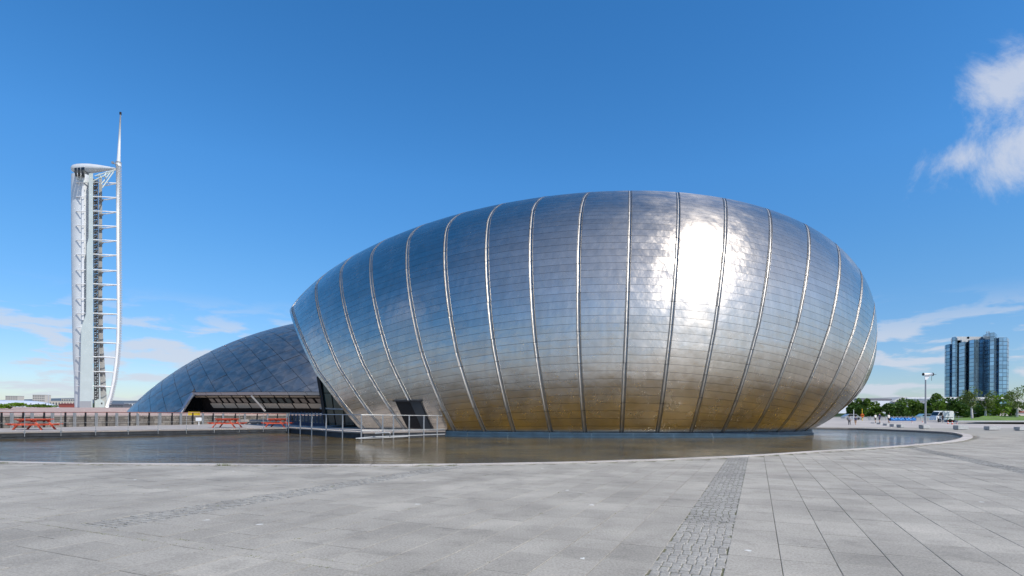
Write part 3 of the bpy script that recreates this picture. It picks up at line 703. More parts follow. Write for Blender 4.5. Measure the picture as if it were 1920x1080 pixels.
# glazed lobby tucked between the egg and the dome
gl = empty("glass_lobby", tuple(at(640, 797, 54))); tag(gl, "dark teal glass lobby wedged between the egg and the grey dome", "building")
gp = [(597, 706), (700, 706), (700, 798), (612, 798)]
bm_ = MB(); bm_.prism([at(x, y, 55.2) for x, y in gp], (0, 6, 0)); bm_.build("core", M['frame'], gl)
ys = [706, 737, 768, 798]; 
for r in range(3):
    for cI in range(5):
        def ed(y, f): 
            l = 597 + (612 - 597) * (y - 706) / 92; return l + (700 - l) * f
        a_, b_ = ys[r] + .8, ys[r + 1] - .8; f0, f1 = cI / 5 + .012, (cI + 1) / 5 - .012
        mb = MB(); mb.prism([at(ed(a_, f0), a_, 55), at(ed(a_, f1), a_, 55), at(ed(b_, f1), b_, 55 + random.uniform(-.01, .01)), at(ed(b_, f0), b_, 55)], (0, .06, 0)); mb.build("pane", M['glassdark'], gl)
mb = MB(); mb.bar(at(597, 706, 54.8), at(612, 798, 54.8), .28, .3); mb.build("corner_post", M['frame'], gl)
mb = MB(); mb.bar(at(600, 765.5, 54.9), at(660, 768, 54.9), .10, .16); mb.build("door_canopy", M['galv'], gl)

# ------------------------------------------------------------------ the dome behind
DC = Vector((-26.72, 115, -19.67)); DA, DB, DCz = 55.54, 40.0, 40.89
def dome_pt(x, z, off=0.0):
    a = (x - DC.x) / DA; c = (z - DC.z) / DCz; b2 = max(0.0, 1 - a * a - c * c); b = -math.sqrt(b2)
    n = Vector((a / DA, b / DB, c / DCz)).normalized(); return Vector((x, DC.y + b * DB, z)) + n * off
def dome_par(x, ang, off=0.0):      # ang: angle up the section at this x, 0 at the level of the centre
    a = (x - DC.x) / DA; r = math.sqrt(max(0, 1 - a * a)); b = -r * math.cos(ang); c = r * math.sin(ang)
    n = Vector((a / DA, b / DB, c / DCz)).normalized(); return Vector((x, DC.y + b * DB, DC.z + c * DCz)) + n * off
dome = empty("science_dome", (float(DC.x), 90, 1.0)); tag(dome, "low blue-grey titanium domed hall with a long window band behind the egg", "building")
OPZ, OPX = 4.65, -50.5                      # the window band opens below this height, right of this x
def shell_ok(x, z): return (z > OPZ) if x > OPX + (z - OPZ) * 0.0 else z > 0.6
bk = MB()
XS = np.linspace(-81.9, -6, 90)
rows = []
for x in XS:
    a = (x - DC.x) / DA; r = math.sqrt(max(1e-6, 1 - a * a)); zmin = OPZ if x > OPX + .6 else 0.5
    if OPX - .9 < x <= OPX + .6: zmin = 0.5 + (OPZ - .5) * (x - (OPX - .9)) / 1.5
    c0 = min(.9999, max(-.9999, (zmin - DC.z) / DCz / r)); a0 = math.asin(c0) if c0 < .9995 else 1.5
    rows.append([dome_par(x, a0 + (math.pi / 2 + .9 - a0) * t, -.03) for t in np.linspace(0, 1, 40)])
bk.grid(rows); bk.build("roof_shell", M['domeback'], dome, True)
def clip(poly, f):                            # keep f(p) >= 0
    out = []
    for i in range(len(poly)):
        p, q = poly[i], poly[(i + 1) % len(poly)]; fp, fq = f(p), f(q)
        if fp >= 0: out.append(p)
        if (fp >= 0) != (fq >= 0):
            t = fp / (fp - fq); out.append((p[0] + (q[0] - p[0]) * t, p[1] + (q[1] - p[1]) * t))
    return out
# lattice in (x, girth) space; girth measured up the section from z = 0
V1 = Vector((2.45, 1.60)); V2 = Vector((1.75, -1.90))
def girth_ang(x, gth):
    a = (x - DC.x) / DA; r = math.sqrt(max(1e-6, 1 - a * a)); c0 = min(.9999, -DC.z / DCz / r); return math.asin(c0) + gth / (DCz * max(r, .2))
count = 0; restd = MB(); dpan = []
for i in range(-30, 60):
    for j in range(-40, 50):
        o_ = Vector((-60, 0)) + V1 * i + V2 * j
        e = .012
        poly = [o_ + V1 * e + V2 * e, o_ + V1 * (1 - e) + V2 * e, o_ + V1 * (1 - e) + V2 * (1 - e), o_ + V1 * e + V2 * (1 - e)]
        poly = [(p.x, p.y) for p in poly]
        cx_, cy_ = o_.x + (V1.x + V2.x) / 2, o_.y + (V1.y + V2.y) / 2
        if cx_ < -83 or cx_ > -7: continue
        a_ = (cx_ - DC.x) / DA
        if abs(a_) >= .93: continue
        top = math.sqrt(1 - a_ * a_)
        if -DC.z / DCz / top >= .995: continue
        # drop what the opening removes (girth of the opening edge at this x)
        gmin = .15
        def gz(x, z):
            ax = (x - DC.x) / DA; r = math.sqrt(max(1e-6, 1 - ax * ax)); c0 = min(.9999, -DC.z / DCz / r); c1 = min(.9999, (z - DC.z) / DCz / r); return (math.asin(c1) - math.asin(c0)) * DCz * max(r, .2)
        if cx_ > OPX: gmin = gz(cx_, OPZ) + .15
        poly = clip(poly, lambda p: p[1] - gmin); 
        if cx_ <= OPX and len(poly) > 2 and max(p[0] for p in poly) > OPX and min(p[1] for p in poly) < gz(OPX, OPZ): poly = clip(poly, lambda p: OPX - .05 - p[0])
        if len(poly) < 3: continue
        if girth_ang(cx_, cy_) > math.pi / 2 + .5: continue
        if max(p[1] for p in poly) - min(p[1] for p in poly) < .2: continue
        dpan.append((cx_, cy_, poly))
dpan.sort(key=lambda t: t[1] + abs(t[0] + 40) * .15)
for idx, (cx_, cy_, poly) in enumerate(dpan):
    mb = MB() if idx < 300 else restd
    off = .05 + random.uniform(-.01, .02); tx, ty = random.uniform(-.010, .010), random.uniform(-.010, .010)
    ctr = (sum(p[0] for p in poly) / len(poly), sum(p[1] for p in poly) / len(poly))
    P = lambda p, oo: dome_par(p[0], girth_ang(p[0], p[1]), oo + (p[0] - ctr[0]) * tx + (p[1] - ctr[1]) * ty)
    ring = []
    for p, q in zip(poly, poly[1:] + poly[:1]): ring += [p, ((p[0] + q[0]) / 2, (p[1] + q[1]) / 2)]
    tops = [P(p, off) for p in ring]; bots = [P(p, off - .07) for p in ring]; cc = P(ctr, off + .012)
    for k in range(len(ring)):
        h = (k + 1) % len(ring); mb.face([cc, tops[k], tops[h]]); mb.face([tops[k], bots[k], bots[h], tops[h]])
    if idx < 300: mb.build("roof_panel", M['dome'], dome)
if restd.v: restd.build("upper_roof_panels", M['dome'], dome, kind="stuff")
# window band
def band(y0, y1, dpt0, dpt1, f0, f1):     # quad of the band between two pixel rows at given setbacks
    def q(f, y, dp):
        xw = OPX + (DC.x + 10 - OPX) * f; b = dome_pt(xw, OPZ); 
        zz = OPZ + (738 - y) / F * 85
        return Vector((xw, b.y + dp, zz))
    return [q(f0, y0, dpt0), q(f1, y0, dpt0), q(f1 + (.010 if y1 > y0 + 5 else 0), y1, dpt1), q(f0 + (.010 if y1 > y0 + 5 else 0), y1, dpt1)]
for k in range(12):
    mb = MB(); mb.prism(band(737.2, 742.5, -.25, -.15, k / 12 + .001, (k + 1) / 12 - .001), (0, .4, 0)); mb.build("roof_edge", M['fascia'], dome)
bw = MB(); 
for k in range(12): bw.prism(band(741, 776, 2.2, 3.2, k / 12, (k + 1) / 12), (0, .3, 0))
bw.build("window_backing", M['frame'], dome)
for k in range(14):
    mb = MB(); mb.prism(band(743.5, 746.5, .3, .9, k / 14 + .004, (k + 1) / 14 - .003), (0, .05, 0)); mb.build("soffit_panel", M['panepale'], dome)
for k in range(28):
    if k < 2: continue
    mb = MB(); mb.prism(band(748.5, 756.3, 1.0, 1.5, k / 28 + .006, (k + 1) / 28 - .006), (0, .05, 0)); mb.build("pane", M['pane'] if not 7 < k < 14 else M['glassdark'], dome)
for k in range(14):
    if k < 1: continue
    mb = MB(); mb.prism(band(757.4, 766.5, 1.6, 2.1, k / 14 + .003, (k + 1) / 14 - .003), (0, .05, 0)); mb.build("pane", M['panepale'], dome)
mb = MB(); e0 = dome_pt(OPX, OPZ, .0); e1 = dome_pt(OPX - .9, .8, .0); mb.bar(e0 + Vector((.2, -.1, 0)), e1 + Vector((.2, -.1, 0)), .5, .3); mb.build("roof_edge", M['fascia'], dome)
mb = MB(); mb.bar(at(471, 742, 82), at(497, 771, 83.5), .22, .22); mb.build("brace", M['galv'], dome)

# ------------------------------------------------------------------ waterside path and landing on the left
def deck_obj(name, near, far, label_kind):
    mb = MB(); n = len(near)
    mb.face([Vector((p.x, p.y, DECK)) for p in near] + [Vector((p.x, p.y, DECK)) for p in reversed(far)])
    o = mb.build(name, M['concrete']); tag(o, kind="structure")
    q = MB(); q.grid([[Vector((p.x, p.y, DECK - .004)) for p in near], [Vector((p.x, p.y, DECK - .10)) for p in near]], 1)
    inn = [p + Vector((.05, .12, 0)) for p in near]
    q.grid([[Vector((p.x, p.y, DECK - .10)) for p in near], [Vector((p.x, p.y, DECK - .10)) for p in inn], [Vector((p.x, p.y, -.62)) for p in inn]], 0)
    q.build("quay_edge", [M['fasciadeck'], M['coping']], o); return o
deck_obj("path", left_edge, deck_far, None)
land_near = deck_edge; land_far = [gnd(541, 792.8, DECK) + Vector((0, 0, 0)), Vector((-19, 66, DECK)), Vector((-12, 66, DECK)), Vector((-4, 56, DECK))]
land = deck_obj("landing_deck", land_near, land_far, None)
def along(pts, px):                 # point of a polyline seen at image column px
    for a, b in zip(pts[:-1], pts[1:]):
        xa, xb = proj(a)[0], proj(b)[0]
        if min(xa, xb) - .01 <= px <= max(xa, xb) + .01 and abs(xb - xa) > .01:
            lo, hi = 0.0, 1.0
            for _ in range(30):
                m_ = (lo + hi) / 2
                if (proj(a.lerp(b, m_))[0] < px) == (xa < xb): lo = m_
                else: hi = m_
            return a.lerp(b, lo)
    return pts[0]
# slim railing on the path
rp = [-110, -20, 47, 115, 180, 241, 297, 350, 402, 449, 494, 537]
rail = empty("path_railing", tuple(along(left_edge, 241))); tag(rail, "slim grey railing with red-brown handrail along the waterside path", "railing")
tops = []
for px_ in rp:
    p = along(left_edge, px_); ty = 773 + max(0, px_ - 250) * .010; d = ray(px_, ty); tp_ = Vector((p.x, p.y, EYE + d.z * p.y))
    tops.append(tp_); mb = MB(); mb.tube([(p.x, p.y - .03, -.05), (p.x, p.y - .03, tp_.z)], .02, 6); mb.box((p.x, p.y - .03, DECK - .05), (.09, .06, .16)); mb.build("post", M['galv'], rail)
mb = MB(); mb.tube([t + Vector((0, -.03, 0)) for t in tops], .03, 6); mb.build("handrail", M['railred'], rail)
mb = MB(); mb.tube([t.lerp(along(left_edge, x) , .55) + Vector((0, -.03, 0)) for t, x in zip(tops, rp)], .010, 5); mb.build("wire", M['galv'], rail)
# stout railing on the landing
lp = [541.5, 563.5, 585, 612, 643, 678, 718, 738, 767.5, 795, 820]
lr = empty("landing_railing", tuple(along(deck_edge, 678))); tag(lr, "stout galvanised railing around the landing in front of the doorway", "railing")
tops = []
for px_ in lp:
    p = along(deck_edge, px_); ty = 776.5 + max(0, px_ - 541) * .0105; d = ray(px_, ty); z = EYE + d.z * p.y
    tops.append(Vector((p.x, p.y - .06, z))); mb = MB(); mb.box((p.x, p.y - .06, (z - .22) / 2), (.085, .07, z + .22)); mb.build("post", M['galv'], lr)
mb = MB(); mb.tube(tops + [along(deck_edge, 829) + Vector((0, -.06, tops[-1].z - DECK))], .035, 6); mb.build("handrail", M['galv'], lr)
mb = MB(); mb.tube([Vector((t.x, t.y, DECK + .12)) for t in tops] + [along(deck_edge, 834) + Vector((0, -.06, .12))], .035, 6); mb.build("toe_rail", M['galv'], lr)
# fallen rail lying in the water
mb = MB(); mb.tube([at(667, 822.2, 39.2), at(700, 819.3, 39.6), at(760, 817.2, 41.2), at(834, 814.2, 43.6)], .045, 8)
mb.tube([at(703, 812.6, 39.4), at(715, 811.8, 39.5), at(729, 811.4, 39.6), at(731.5, 812.6, 39.6), at(731, 818.6, 39.7)], .05, 8)
mb.tube([at(672, 822.8, 39.0), at(720, 820.8, 39.4), at(765, 818.2, 40.6)], .035, 6)
o = mb.top("fallen_rail", M['galv']); tag(o, "bent pale grey rail lying half sunk in the pool below the landing", "pipe")

# picnic tables
def table(px0, px1, pyf, Y, name_label):
    c = gnd((px0 + px1) / 2, pyf, DECK); k = c.y / F; W = (px1 - px0) * k
    t = empty("picnic_table", tuple(c)); tag(t, name_label, "picnic table", "red picnic tables on the waterside path")
    H = .78; tw = W * .52
    for i in range(5):
        mb = MB(); mb.box((c.x - tw / 2 + (i + .5) * tw / 5, c.y + .75, DECK + H), (tw / 5 - .015, 1.75, .06)); mb.build("top_plank", M['red'], t)
    for sx in (-1, 1):
        for k2 in (0, 1):
            mb = MB(); mb.box((c.x + sx * (W / 2 - .10 - k2 * .17), c.y + .75, DECK + .43), (.155, 1.75, .055)); mb.build("seat_plank", M['red'], t)
    for yy in (.15, 1.35):
        for sx in (-1, 1):
            mb = MB(); mb.bar(c + Vector((sx * tw * .27, yy, H - .03)), c + Vector((sx * W * .37, yy, 0.0)), .07, .14, up=(0, 1, 0)); mb.build("leg", M['red'], t)
        mb = MB(); mb.box((c.x, c.y + yy - .055, DECK + .385), (W * .96, .05, .12)); mb.build("seat_bearer", M['red'], t)
        mb = MB(); mb.box((c.x, c.y + yy - .055, DECK + H - .085), (tw * .94, .05, .10)); mb.build("top_bearer", M['red'], t)
    mb = MB(); mb.bar(c + Vector((0, .2, .42)), c + Vector((0, .72, H - .05)), .08, .06); mb.build("brace", M['red'], t)
table(11, 85, 806.2, 40, "red wooden picnic table standing alone at the far left of the path")
table(389, 447, 802.2, 48, "red wooden picnic table in the middle, left of its neighbour by the landing")
table(490, 539, 801.4, 48, "red wooden picnic table nearest the landing and the egg")

# old stone quay wall behind the path
wall_pts = [p + Vector((.2, .6, 0)) for p in deck_far] + [Vector((-20.5, 70, DECK))]
wall_pts[0] = gnd(-160, 805.5, DECK)
def poly_normals(pts):
    out = []
    for i in range(len(pts)):
        t = pts[min(i + 1, len(pts) - 1)] - pts[max(i - 1, 0)]; t.z = 0; t.normalize(); out.append(Vector((t.y, -t.x, 0)))
    return out
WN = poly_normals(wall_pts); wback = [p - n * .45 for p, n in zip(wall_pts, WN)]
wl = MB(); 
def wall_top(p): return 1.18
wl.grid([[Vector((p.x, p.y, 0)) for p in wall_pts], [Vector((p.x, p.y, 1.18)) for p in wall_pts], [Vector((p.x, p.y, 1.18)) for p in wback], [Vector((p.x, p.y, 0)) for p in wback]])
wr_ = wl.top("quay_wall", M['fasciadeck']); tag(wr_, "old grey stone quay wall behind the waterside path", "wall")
stones = MB()
for a, b in zip(wall_pts[:-1], wall_pts[1:]):
    L = (b - a).length; d = (b - a).normalized(); nn = Vector((d.y, -d.x, 0)); ang = math.atan2(d.y, d.x)
    for r in range(4):
        x = -random.random() * .4
        while x < L:
            ln = random.uniform(.35, .8); c = a + d * (x + ln / 2) + nn * random.uniform(.02, .05)
            stones.box((c.x, c.y, DECK + .11 + r * .215), (ln - .03, .14, .19), ang); x += ln
stones.build("wall_stones", M['wallstone'], wr_, kind="stuff")
for a, b in zip(wall_pts[:-1], wall_pts[1:]):
    L = (b - a).length; d = (b - a).normalized(); n = max(1, int(L / 1.3)); ang = math.atan2(d.y, d.x)
    for i in range(n):
        c = a + d * (L * (i + .5) / n) - Vector((d.y, -d.x, 0)) * .2; mb = MB(); mb.box((c.x, c.y, 1.24 + random.uniform(-.01, .01)), (L / n - .02, .7, .12), ang); mb.build("coping_stone", M['coping'], wr_)
# fence on the wall line: alternating thin dark and stout pale posts
fe = empty("quay_fence", tuple(wall_pts[2])); tag(fe, "fence of dark thin and pale stout posts in front of the quay wall", "fence")
fl = [p + n * .35 for p, n in zip(wall_pts, WN)]
for i, px_ in enumerate(range(-60, 560, 20)):
    p = along(fl, px_ + random.uniform(-2, 2)); pale = i % 2 == 0
    mb = MB()
    if pale: mb.box((p.x, p.y, DECK + .62), (.19, .14, 1.24)); mb.build("pale_post", M['galv'], fe)
    else: mb.box((p.x, p.y + .1, DECK + .60), (.10, .10, 1.45)); mb.build("dark_post", M['frame'], fe)
mb = MB(); mb.tube([Vector((p.x, p.y, DECK + 1.3)) for p in fl], .035, 6); mb.build("top_rail", M['galv'], fe)
gs = MB(); gs.face([gnd(-160, 805.5, .30), gnd(0, 802.2, .31), gnd(150, 799.2, .31), gnd(150, 797.4, .31), gnd(0, 800, .31), gnd(-160, 803.5, .31)]); o = gs.build("grass_strip", M['lawn']); tag(o, kind="structure")
# dark blue fence on the landing
bf = empty("blue_fence", tuple(at(575, 795, 58))); tag(bf, "dark blue fence of upright posts beside the glass lobby", "fence")
for i in range(10):
    x = 545 + i * 6.6; p = at(x, 794 + (i % 3) * .3, 58); mb = MB(); mb.box((p.x, p.y, p.z + .6), (.11, .11, 1.25)); mb.build("post", M['navy'], bf)
mb = MB(); mb.bar(at(545, 775.6, 58), at(612, 777, 58), .09, .09); mb.build("top_rail", M['navy'], bf)
mb = MB(); mb.bar(at(545, 793, 57.9), at(612, 797.5, 57.9), .12, .35); mb.build("kick_plate", M['navy'], bf)
# oddments on the wall by the dome
mb = MB(); mb.box(at(364, 779.5, 64), (1.1, .5, .9)); o = mb.top("storage_box", M['yellow']); tag(o, "small yellow box behind the quay wall near the dome", "box")
mb = MB(); p = at(372.5, 786, 58); mb.box(p, (.6, .05, .35)); mb.box((p.x, p.y + .06, p.z - .45), (.06, .06, 1.0)); o = mb.top("notice_board", M['white']); tag(o, "little white notice board on a post below the dome", "sign")
BN = ['first', 'second', 'third', 'fourth', 'fifth', 'sixth', 'seventh', 'eighth', 'last']
for i in range(9):
    p = at(455 + i * 8.5 + random.uniform(-2, 2), 791.5, 62); mb = MB()
    rows = []
    for k in range(5):
        r = .42 * math.sin(math.pi * (k + .35) / 5) ; rows.append([p + Vector((math.cos(a) * r * random.uniform(.8, 1.15), math.sin(a) * r * .7, -.25 + k * .14)) for a in [j * 6.283 / 7 for j in range(7)]])
    mb.grid(rows, 0, True); o = mb.top("boulder", M['coping']); tag(o, f"pale rubble boulder under the dome, {BN[i]} in the row of nine from the left", "boulder", "rubble boulders under the dome")

# pink paved embankment and the raised ground the tower stands on
em = MB(); e_near = [Vector((-150, 64, .9)), Vector((-74, 66, 1.0)), Vector((-50, 72, 1.1)), Vector((-19, 84, 1.1))]
em.grid([e_near, [at(8, 771.8, 110), at(60, 771.5, 104), at(245, 771.9, 100), at(500, 773.5, 88)], [at(-60, 764.2, 160), at(30, 764.0, 165), at(250, 764.6, 165), at(480, 766, 160)], [at(-160, 763.6, 300), at(30, 763.6, 300), at(250, 764.4, 300), at(480, 765.6, 300)]])
o = em.build("pink_embankment", M['pink']); tag(o, kind="structure")

# ------------------------------------------------------------------ the tower
TY = 238.0
tw = empty("viewing_tower", tuple(at(180, 764, TY))); tag(tw, "tall slender white viewing tower with teardrop cabin and tapering mast", "tower")
T = lambda x, y, d=0.0: at(x, y, TY + d)
td = ray(180, 771); TE = lambda d: Vector((td.x * d, d, 0))
def ell_tube(pts, name, m, n=20, dep=1.0, cap=True):   # pts: (xl, xr, y)
    rows = []
    for xl, xr, y in pts:
        a, b = T(xl, y), T(xr, y); c = (a + b) / 2; r = (b - a).length / 2
        rows.append([c + Vector((math.cos(t) * r, math.sin(t) * r * dep, 0)) for t in [2 * math.pi * k / n for k in range(n)]])
    mb = MB(); mb.grid(rows, 0, True); mb.face(rows[0]); mb.face(rows[-1]); return mb.build(name, m, tw, True)
ell_tube([(136, 170, 330), (136, 170, 400), (136.3, 170, 470), (137, 170, 540), (138, 170, 612), (139, 168, 670), (140.5, 164, 700), (141.5, 162, 764)], "shaft", M['offwhite'], 24, .8)
mb = MB(); mb.prism([T(153, 334, -3.6), T(157.5, 334, -3.6), T(157.5, 600, -3.6), T(153, 600, -3.6)], TE(.8)); mb.build("service_rib", M['white'], tw)
sp = [(166.5, 325), (174.5, 325), (174.3, 600), (173.5, 764), (149, 764), (150.5, 700), (152.5, 614), (161.5, 588), (162.5, 460), (166, 446)]
mb = MB(); mb.prism([T(x, y, -5.4) for x, y in sp], TE(3.0)); mb.build("spine", M['spine'], tw)
mb = MB(); mb.prism([T(x, y, -5.55) for x, y in ((149, 752), (171, 752), (171, 764.4), (149, 764.4))], TE(1)); mb.build("plinth", M['towerbase'], tw)
mb = MB(); mb.prism([T(x, y, 1.0) for x, y in ((185.6, 330), (191.4, 330), (191.8, 560), (194, 650), (197.5, 700), (201, 764), (189, 764), (187, 690), (185, 600))], TE(2.2)); mb.build("rear_column", M['towergrey'], tw)
stb = MB(); y = 336.0; side = 0; i = 0
for xx in (175.4, 183.2): stb.bar(T(xx, 335, -1), T(xx + (2 if xx > 180 else 1.6), 762, -1), .28, .28)
while y < 756:
    y2 = y + 4.6; sh = (y - 336) / 420 * 1.8
    a, b = (175.6 + sh, 183 + sh) if i % 2 == 0 else (183 + sh, 175.6 + sh)
    stb.bar(T(a, y, -1), T(b, y2, -1), .75, .30); stb.bar(T(175.5 + sh, y2, -.4), T(183.2 + sh, y2, -.4), .30, .45); stb.bar(T(a, y + 1, -1.6), T(a, y2, -1.6), .2, .2); y = y2; i += 1
stb.build("stair", M['lattice'], tw)
mb = MB(); mb.prism([T(x, y, -2) for x, y in ((177.5, 751), (187, 748), (196, 753), (196, 764), (177.5, 764))], TE(3)); mb.build("entrance_hut", M['spine'], tw)
mb = MB(); mb.prism([T(x, y, -2.08) for x, y in ((189.5, 755), (192, 755), (192, 758), (189.5, 758))], TE(.3)); mb.build("hut_window", M['black'], tw)
levels = [342, 369, 396, 423, 450, 477, 506, 532.5, 560, 587.6, 614, 642, 669, 696.6, 724]
colp = [(221.5, 310), (221.6, 400), (221.8, 470), (222.6, 540), (222.8, 590), (221.8, 640), (218.5, 680), (213.5, 715), (207.5, 742), (200.5, 764)]
def colx(y):
    for (x0, y0), (x1, y1) in zip(colp[:-1], colp[1:]):
        if y0 <= y <= y1: return x0 + (x1 - x0) * (y - y0) / (y1 - y0)
    return colp[-1][0]
for li, y in enumerate(levels):
    xr = colx(y) - 3; mb = MB(); bow = max(.6, 5.5 - li * .4)
    mb.tube([T(142.5, y, -3.3), T(152, y - .3, -4.4), T(161, y - .4, -4.0)], .2, 6); mb.tube([T(174, y - .2, -2.5), T(197, y + .4, -2), T(xr, y + 1.6, -.5)], .23, 6)
    mb.tube([T(186, y + bow + .6, 2), T(200, y + bow * .95 + .4, 0), T(xr, y + 2.2, -.4)], .23, 6)
    mb.build("strut", M['white'], tw)
    if li >= 1: mb = MB(); mb.prism([T(186, y + bow, .2), T(194, y + bow + 1.0, .2), T(193.5, y + bow + 3.4, .2), T(186, y + bow + 2.4, .2)], TE(.5)); mb.build("strut_shadow", M['lattice'], tw)  # dark plate painting the strut's shadow onto the rear column
mb = MB(); mb.tube([T(x, y) for x, y in colp], [.76, .76, .76, .76, .76, .76, .74, .72, .70, .66], 10); mb.build("curved_column", M['white'], tw, True)
fn = MB(); y = 314.0
while y < 758:
    x = colx(y); x2 = colx(min(y + 2, 763)); fn.bar(T(x + 2.6, y, 0), T(x2 + 5.2, y + 1.1, 0), 1.0, .32); y += 3.1
fn.build("fins", M['offwhite'], tw, kind="stuff")
# cabin: lofted teardrop
cab = [(134.6, 319, 1.0), (137, 317.5, 5.4), (141, 317, 7.6), (148, 316.6, 8.6), (158, 316.4, 8.9), (170, 316.2, 8.4), (184, 316, 6.8), (198, 316, 4.6), (210, 316.2, 2.8), (218, 316.6, 1.6)]
rows = []
for x, yc, r in cab:
    c = T(x, yc); rr = r / F * TY
    rows.append([c + Vector((0, math.cos(t) * rr * 1.15, math.sin(t) * rr * (1.0 if math.sin(t) > 0 else .92))) for t in [2 * math.pi * k / 18 for k in range(18)]])
mb = MB(); mb.grid(rows, 0, True); mb.face(rows[-1]); mb.face(rows[0]); cb_ = mb.build("cabin", M['offwhite'], tw, True)
for k, (x0, x1) in enumerate(((139.5, 144), (145.5, 150.5), (152, 158.5))):
    mb = MB(); mb.prism([T(x0, 315 - .6 * k, -9.2), T(x1, 314.4 - .6 * k, -9.2), T(x1, 318.6 - .3 * k, -9.2), T(x0, 318.8 - .3 * k, -9.2)], TE(9)); mb.build("window", M['carglass'], cb_)
ell_tube([(141, 166, 325), (142.5, 165, 333)], "lower_gallery", M['lattice'], 16, .9)
mb = MB()
for a, b in (((217, 318), (168, 343)), ((217, 318), (178, 330)), ((200, 322), (196, 330)), ((186, 326), (190, 334)), ((210, 320), (190, 345)), ((213, 322), (192, 352)), ((178, 330), (200, 332)), ((136, 329), (160, 342)), ((166, 343), (142, 333))): mb.tube([T(*a, -2), T(*b, -4)], .26, 5)
mb.build("truss", M['spine'], tw)
mb = MB(); mb.tube([T(222, 312), T(222.3, 304)], 1.1, 8); mb.tube([T(222.3, 305), T(225.9, 214)], [.70, .22], 8); mb.build("mast", M['offwhite'], tw, True)
mb = MB(); mb.tube([T(225.9, 215), T(226, 210.5)], .45, 6); mb.build("mast_tip", M['black'], tw)
mb = MB(); mb.tube([T(212, 306, -1), T(221, 309, -1)], .18, 5); mb.box(T(211.5, 305, -1), (.8, .8, .8)); mb.build("beacon", M['galv'], tw)

# ------------------------------------------------------------------ far left: town and hills
def house(name, x0, x1, y0, y1, Y, m, label, cat, rows_=0, cols=0, roof=None, depth=12, wm='black', group=None):
    a, b = at(x0, y1, Y), at(x1, y1, Y); H = (y1 - y0) / F * Y; W = b.x - a.x; base = Vector(((a.x + b.x) / 2, Y, min(a.z, b.z) - 3))
    t = empty(name, tuple(base)); tag(t, label, cat, group)
    mb = MB(); mb.box((base.x, Y + depth / 2, base.z + (H + 3) / 2), (W, depth, H + 3)); mb.build("wall", m, t)
    for r in range(rows_):
        for c in range(cols):
            mb = MB(); cx = a.x + W * (c + .5) / cols; cz_ = base.z + 3 + H * (r + .5) / rows_
            mb.box((cx, Y - .02, cz_), (W / cols * .55, .12, H / rows_ * .5)); mb.build("window", M[wm], t)
    mb = MB()
    if roof:
        hz = roof[0] / F * Y; mb.prism([(a.x - .3, Y - .5, base.z + 3 + H), (a.x - .3, Y + depth + .5, base.z + 3 + H), (a.x - .3, Y + depth / 2, base.z + 3 + H + hz)], (W + .6, 0, 0)); mb.build("roof", roof[1], t)
    else:
        mb.box((base.x, Y + depth / 2, base.z + 3 + H + .2), (W + .5, depth + .5, .4)); mb.build("roof", M['towerbase'], t)
    return t
M['cream'] = mat("cream_render", (0.60, 0.54, 0.45), 0.8); M['redbrick'] = mat("red_cladding", (0.30, 0.075, 0.06), 0.8); M['slate'] = mat("slate_roof", (0.13, 0.13, 0.15), 0.7); M['pebble'] = mat("pale_pebbledash", (0.50, 0.47, 0.43), 0.85)
M['hill'] = mat("haze_blue_hill", (0.115, 0.15, 0.19), 1.0, noise=0.002, namt=0.12, spec=0.0); M['farwood'] = mat("distant_wood", (0.045, 0.075, 0.045), 1.0, noise=0.02, namt=0.25, spec=0.0); M['steelroof'] = mat("white_steel_roof", (0.66, 0.70, 0.75), 0.4, 0.2); M['farglass'] = mat("dull_window", (0.10, 0.11, 0.12), 0.3)  # hill blue-grey has the haze of distance mixed into its base colour
house("apartment_block", 10, 33, 742.5, 757, 900, M['pebble'], "pale apartment slab with rows of windows on the skyline, far left", "building", 4, 7, wm='farglass')
house("apartment_block", 61, 84, 740.5, 757, 900, M['pebble'], "pale apartment slab on the skyline just left of the tower", "building", 4, 7, wm='farglass')
house("office_building", 92, 141, 752, 762, 700, M['cream'], "cream low building beside the foot of the tower", "building", 1, 9, wm='farglass')
house("office_building", 115, 141, 747.5, 753, 720, M['pebble'], "pale upper block stepping above the cream low building", "building", 1, 6, wm='farglass')
house("shed", 110, 139, 757.8, 764, 520, M['redbrick'], "dark red shed at the foot of the tower", "shed", 0, 0, (1.5, M['redbrick']))
house("terrace_houses", 205, 231, 758.5, 765, 520, M['slate'], "grey-roofed houses between the tower and the dome", "house", 1, 5, (2.0, M['slate']), wm='farglass')
house("white_house", 233, 253, 756, 765, 540, M['white'], "white flat-roofed building between the tower and the dome", "house", 2, 4, wm='farglass')
# long white arena roof
ar = empty("arena_hall", tuple(at(40, 764, 420))); tag(ar, "long low arena with a curved pale steel roof, far left", "building")
rows = []
for x in np.linspace(-80, 112, 25):
    f = max(0.0, min(1.0, (112 - x) / 70)); top = 764 - 13.0 * math.sin(min(1, f) * math.pi / 2) ** .6 - max(0, (40 - x)) * .012
    rows.append([at(x, 764.5, 418), at(x, (764 + top) / 2 + .5, 417), at(x, top + 1.2, 424), at(x, top, 440), at(x, top + .5, 480)])
mb = MB(); mb.grid(rows); mb.build("roof", M['steelroof'], ar, True)
for i in range(12): mb = MB(); x = -70 + i * 14; mb.bar(at(x, 763.5, 416.5), at(x + 2, 756, 416), .5, .5); mb.build("rib", M['galv'], ar)
# flagpole
mb = MB(); mb.tube([at(91, 764, 300), at(90.6, 737, 300)], [.14, .08], 6); o = mb.top("flagpole", M['white']); tag(o, "thin white flagpole on the embankment left of the tower", "pole")
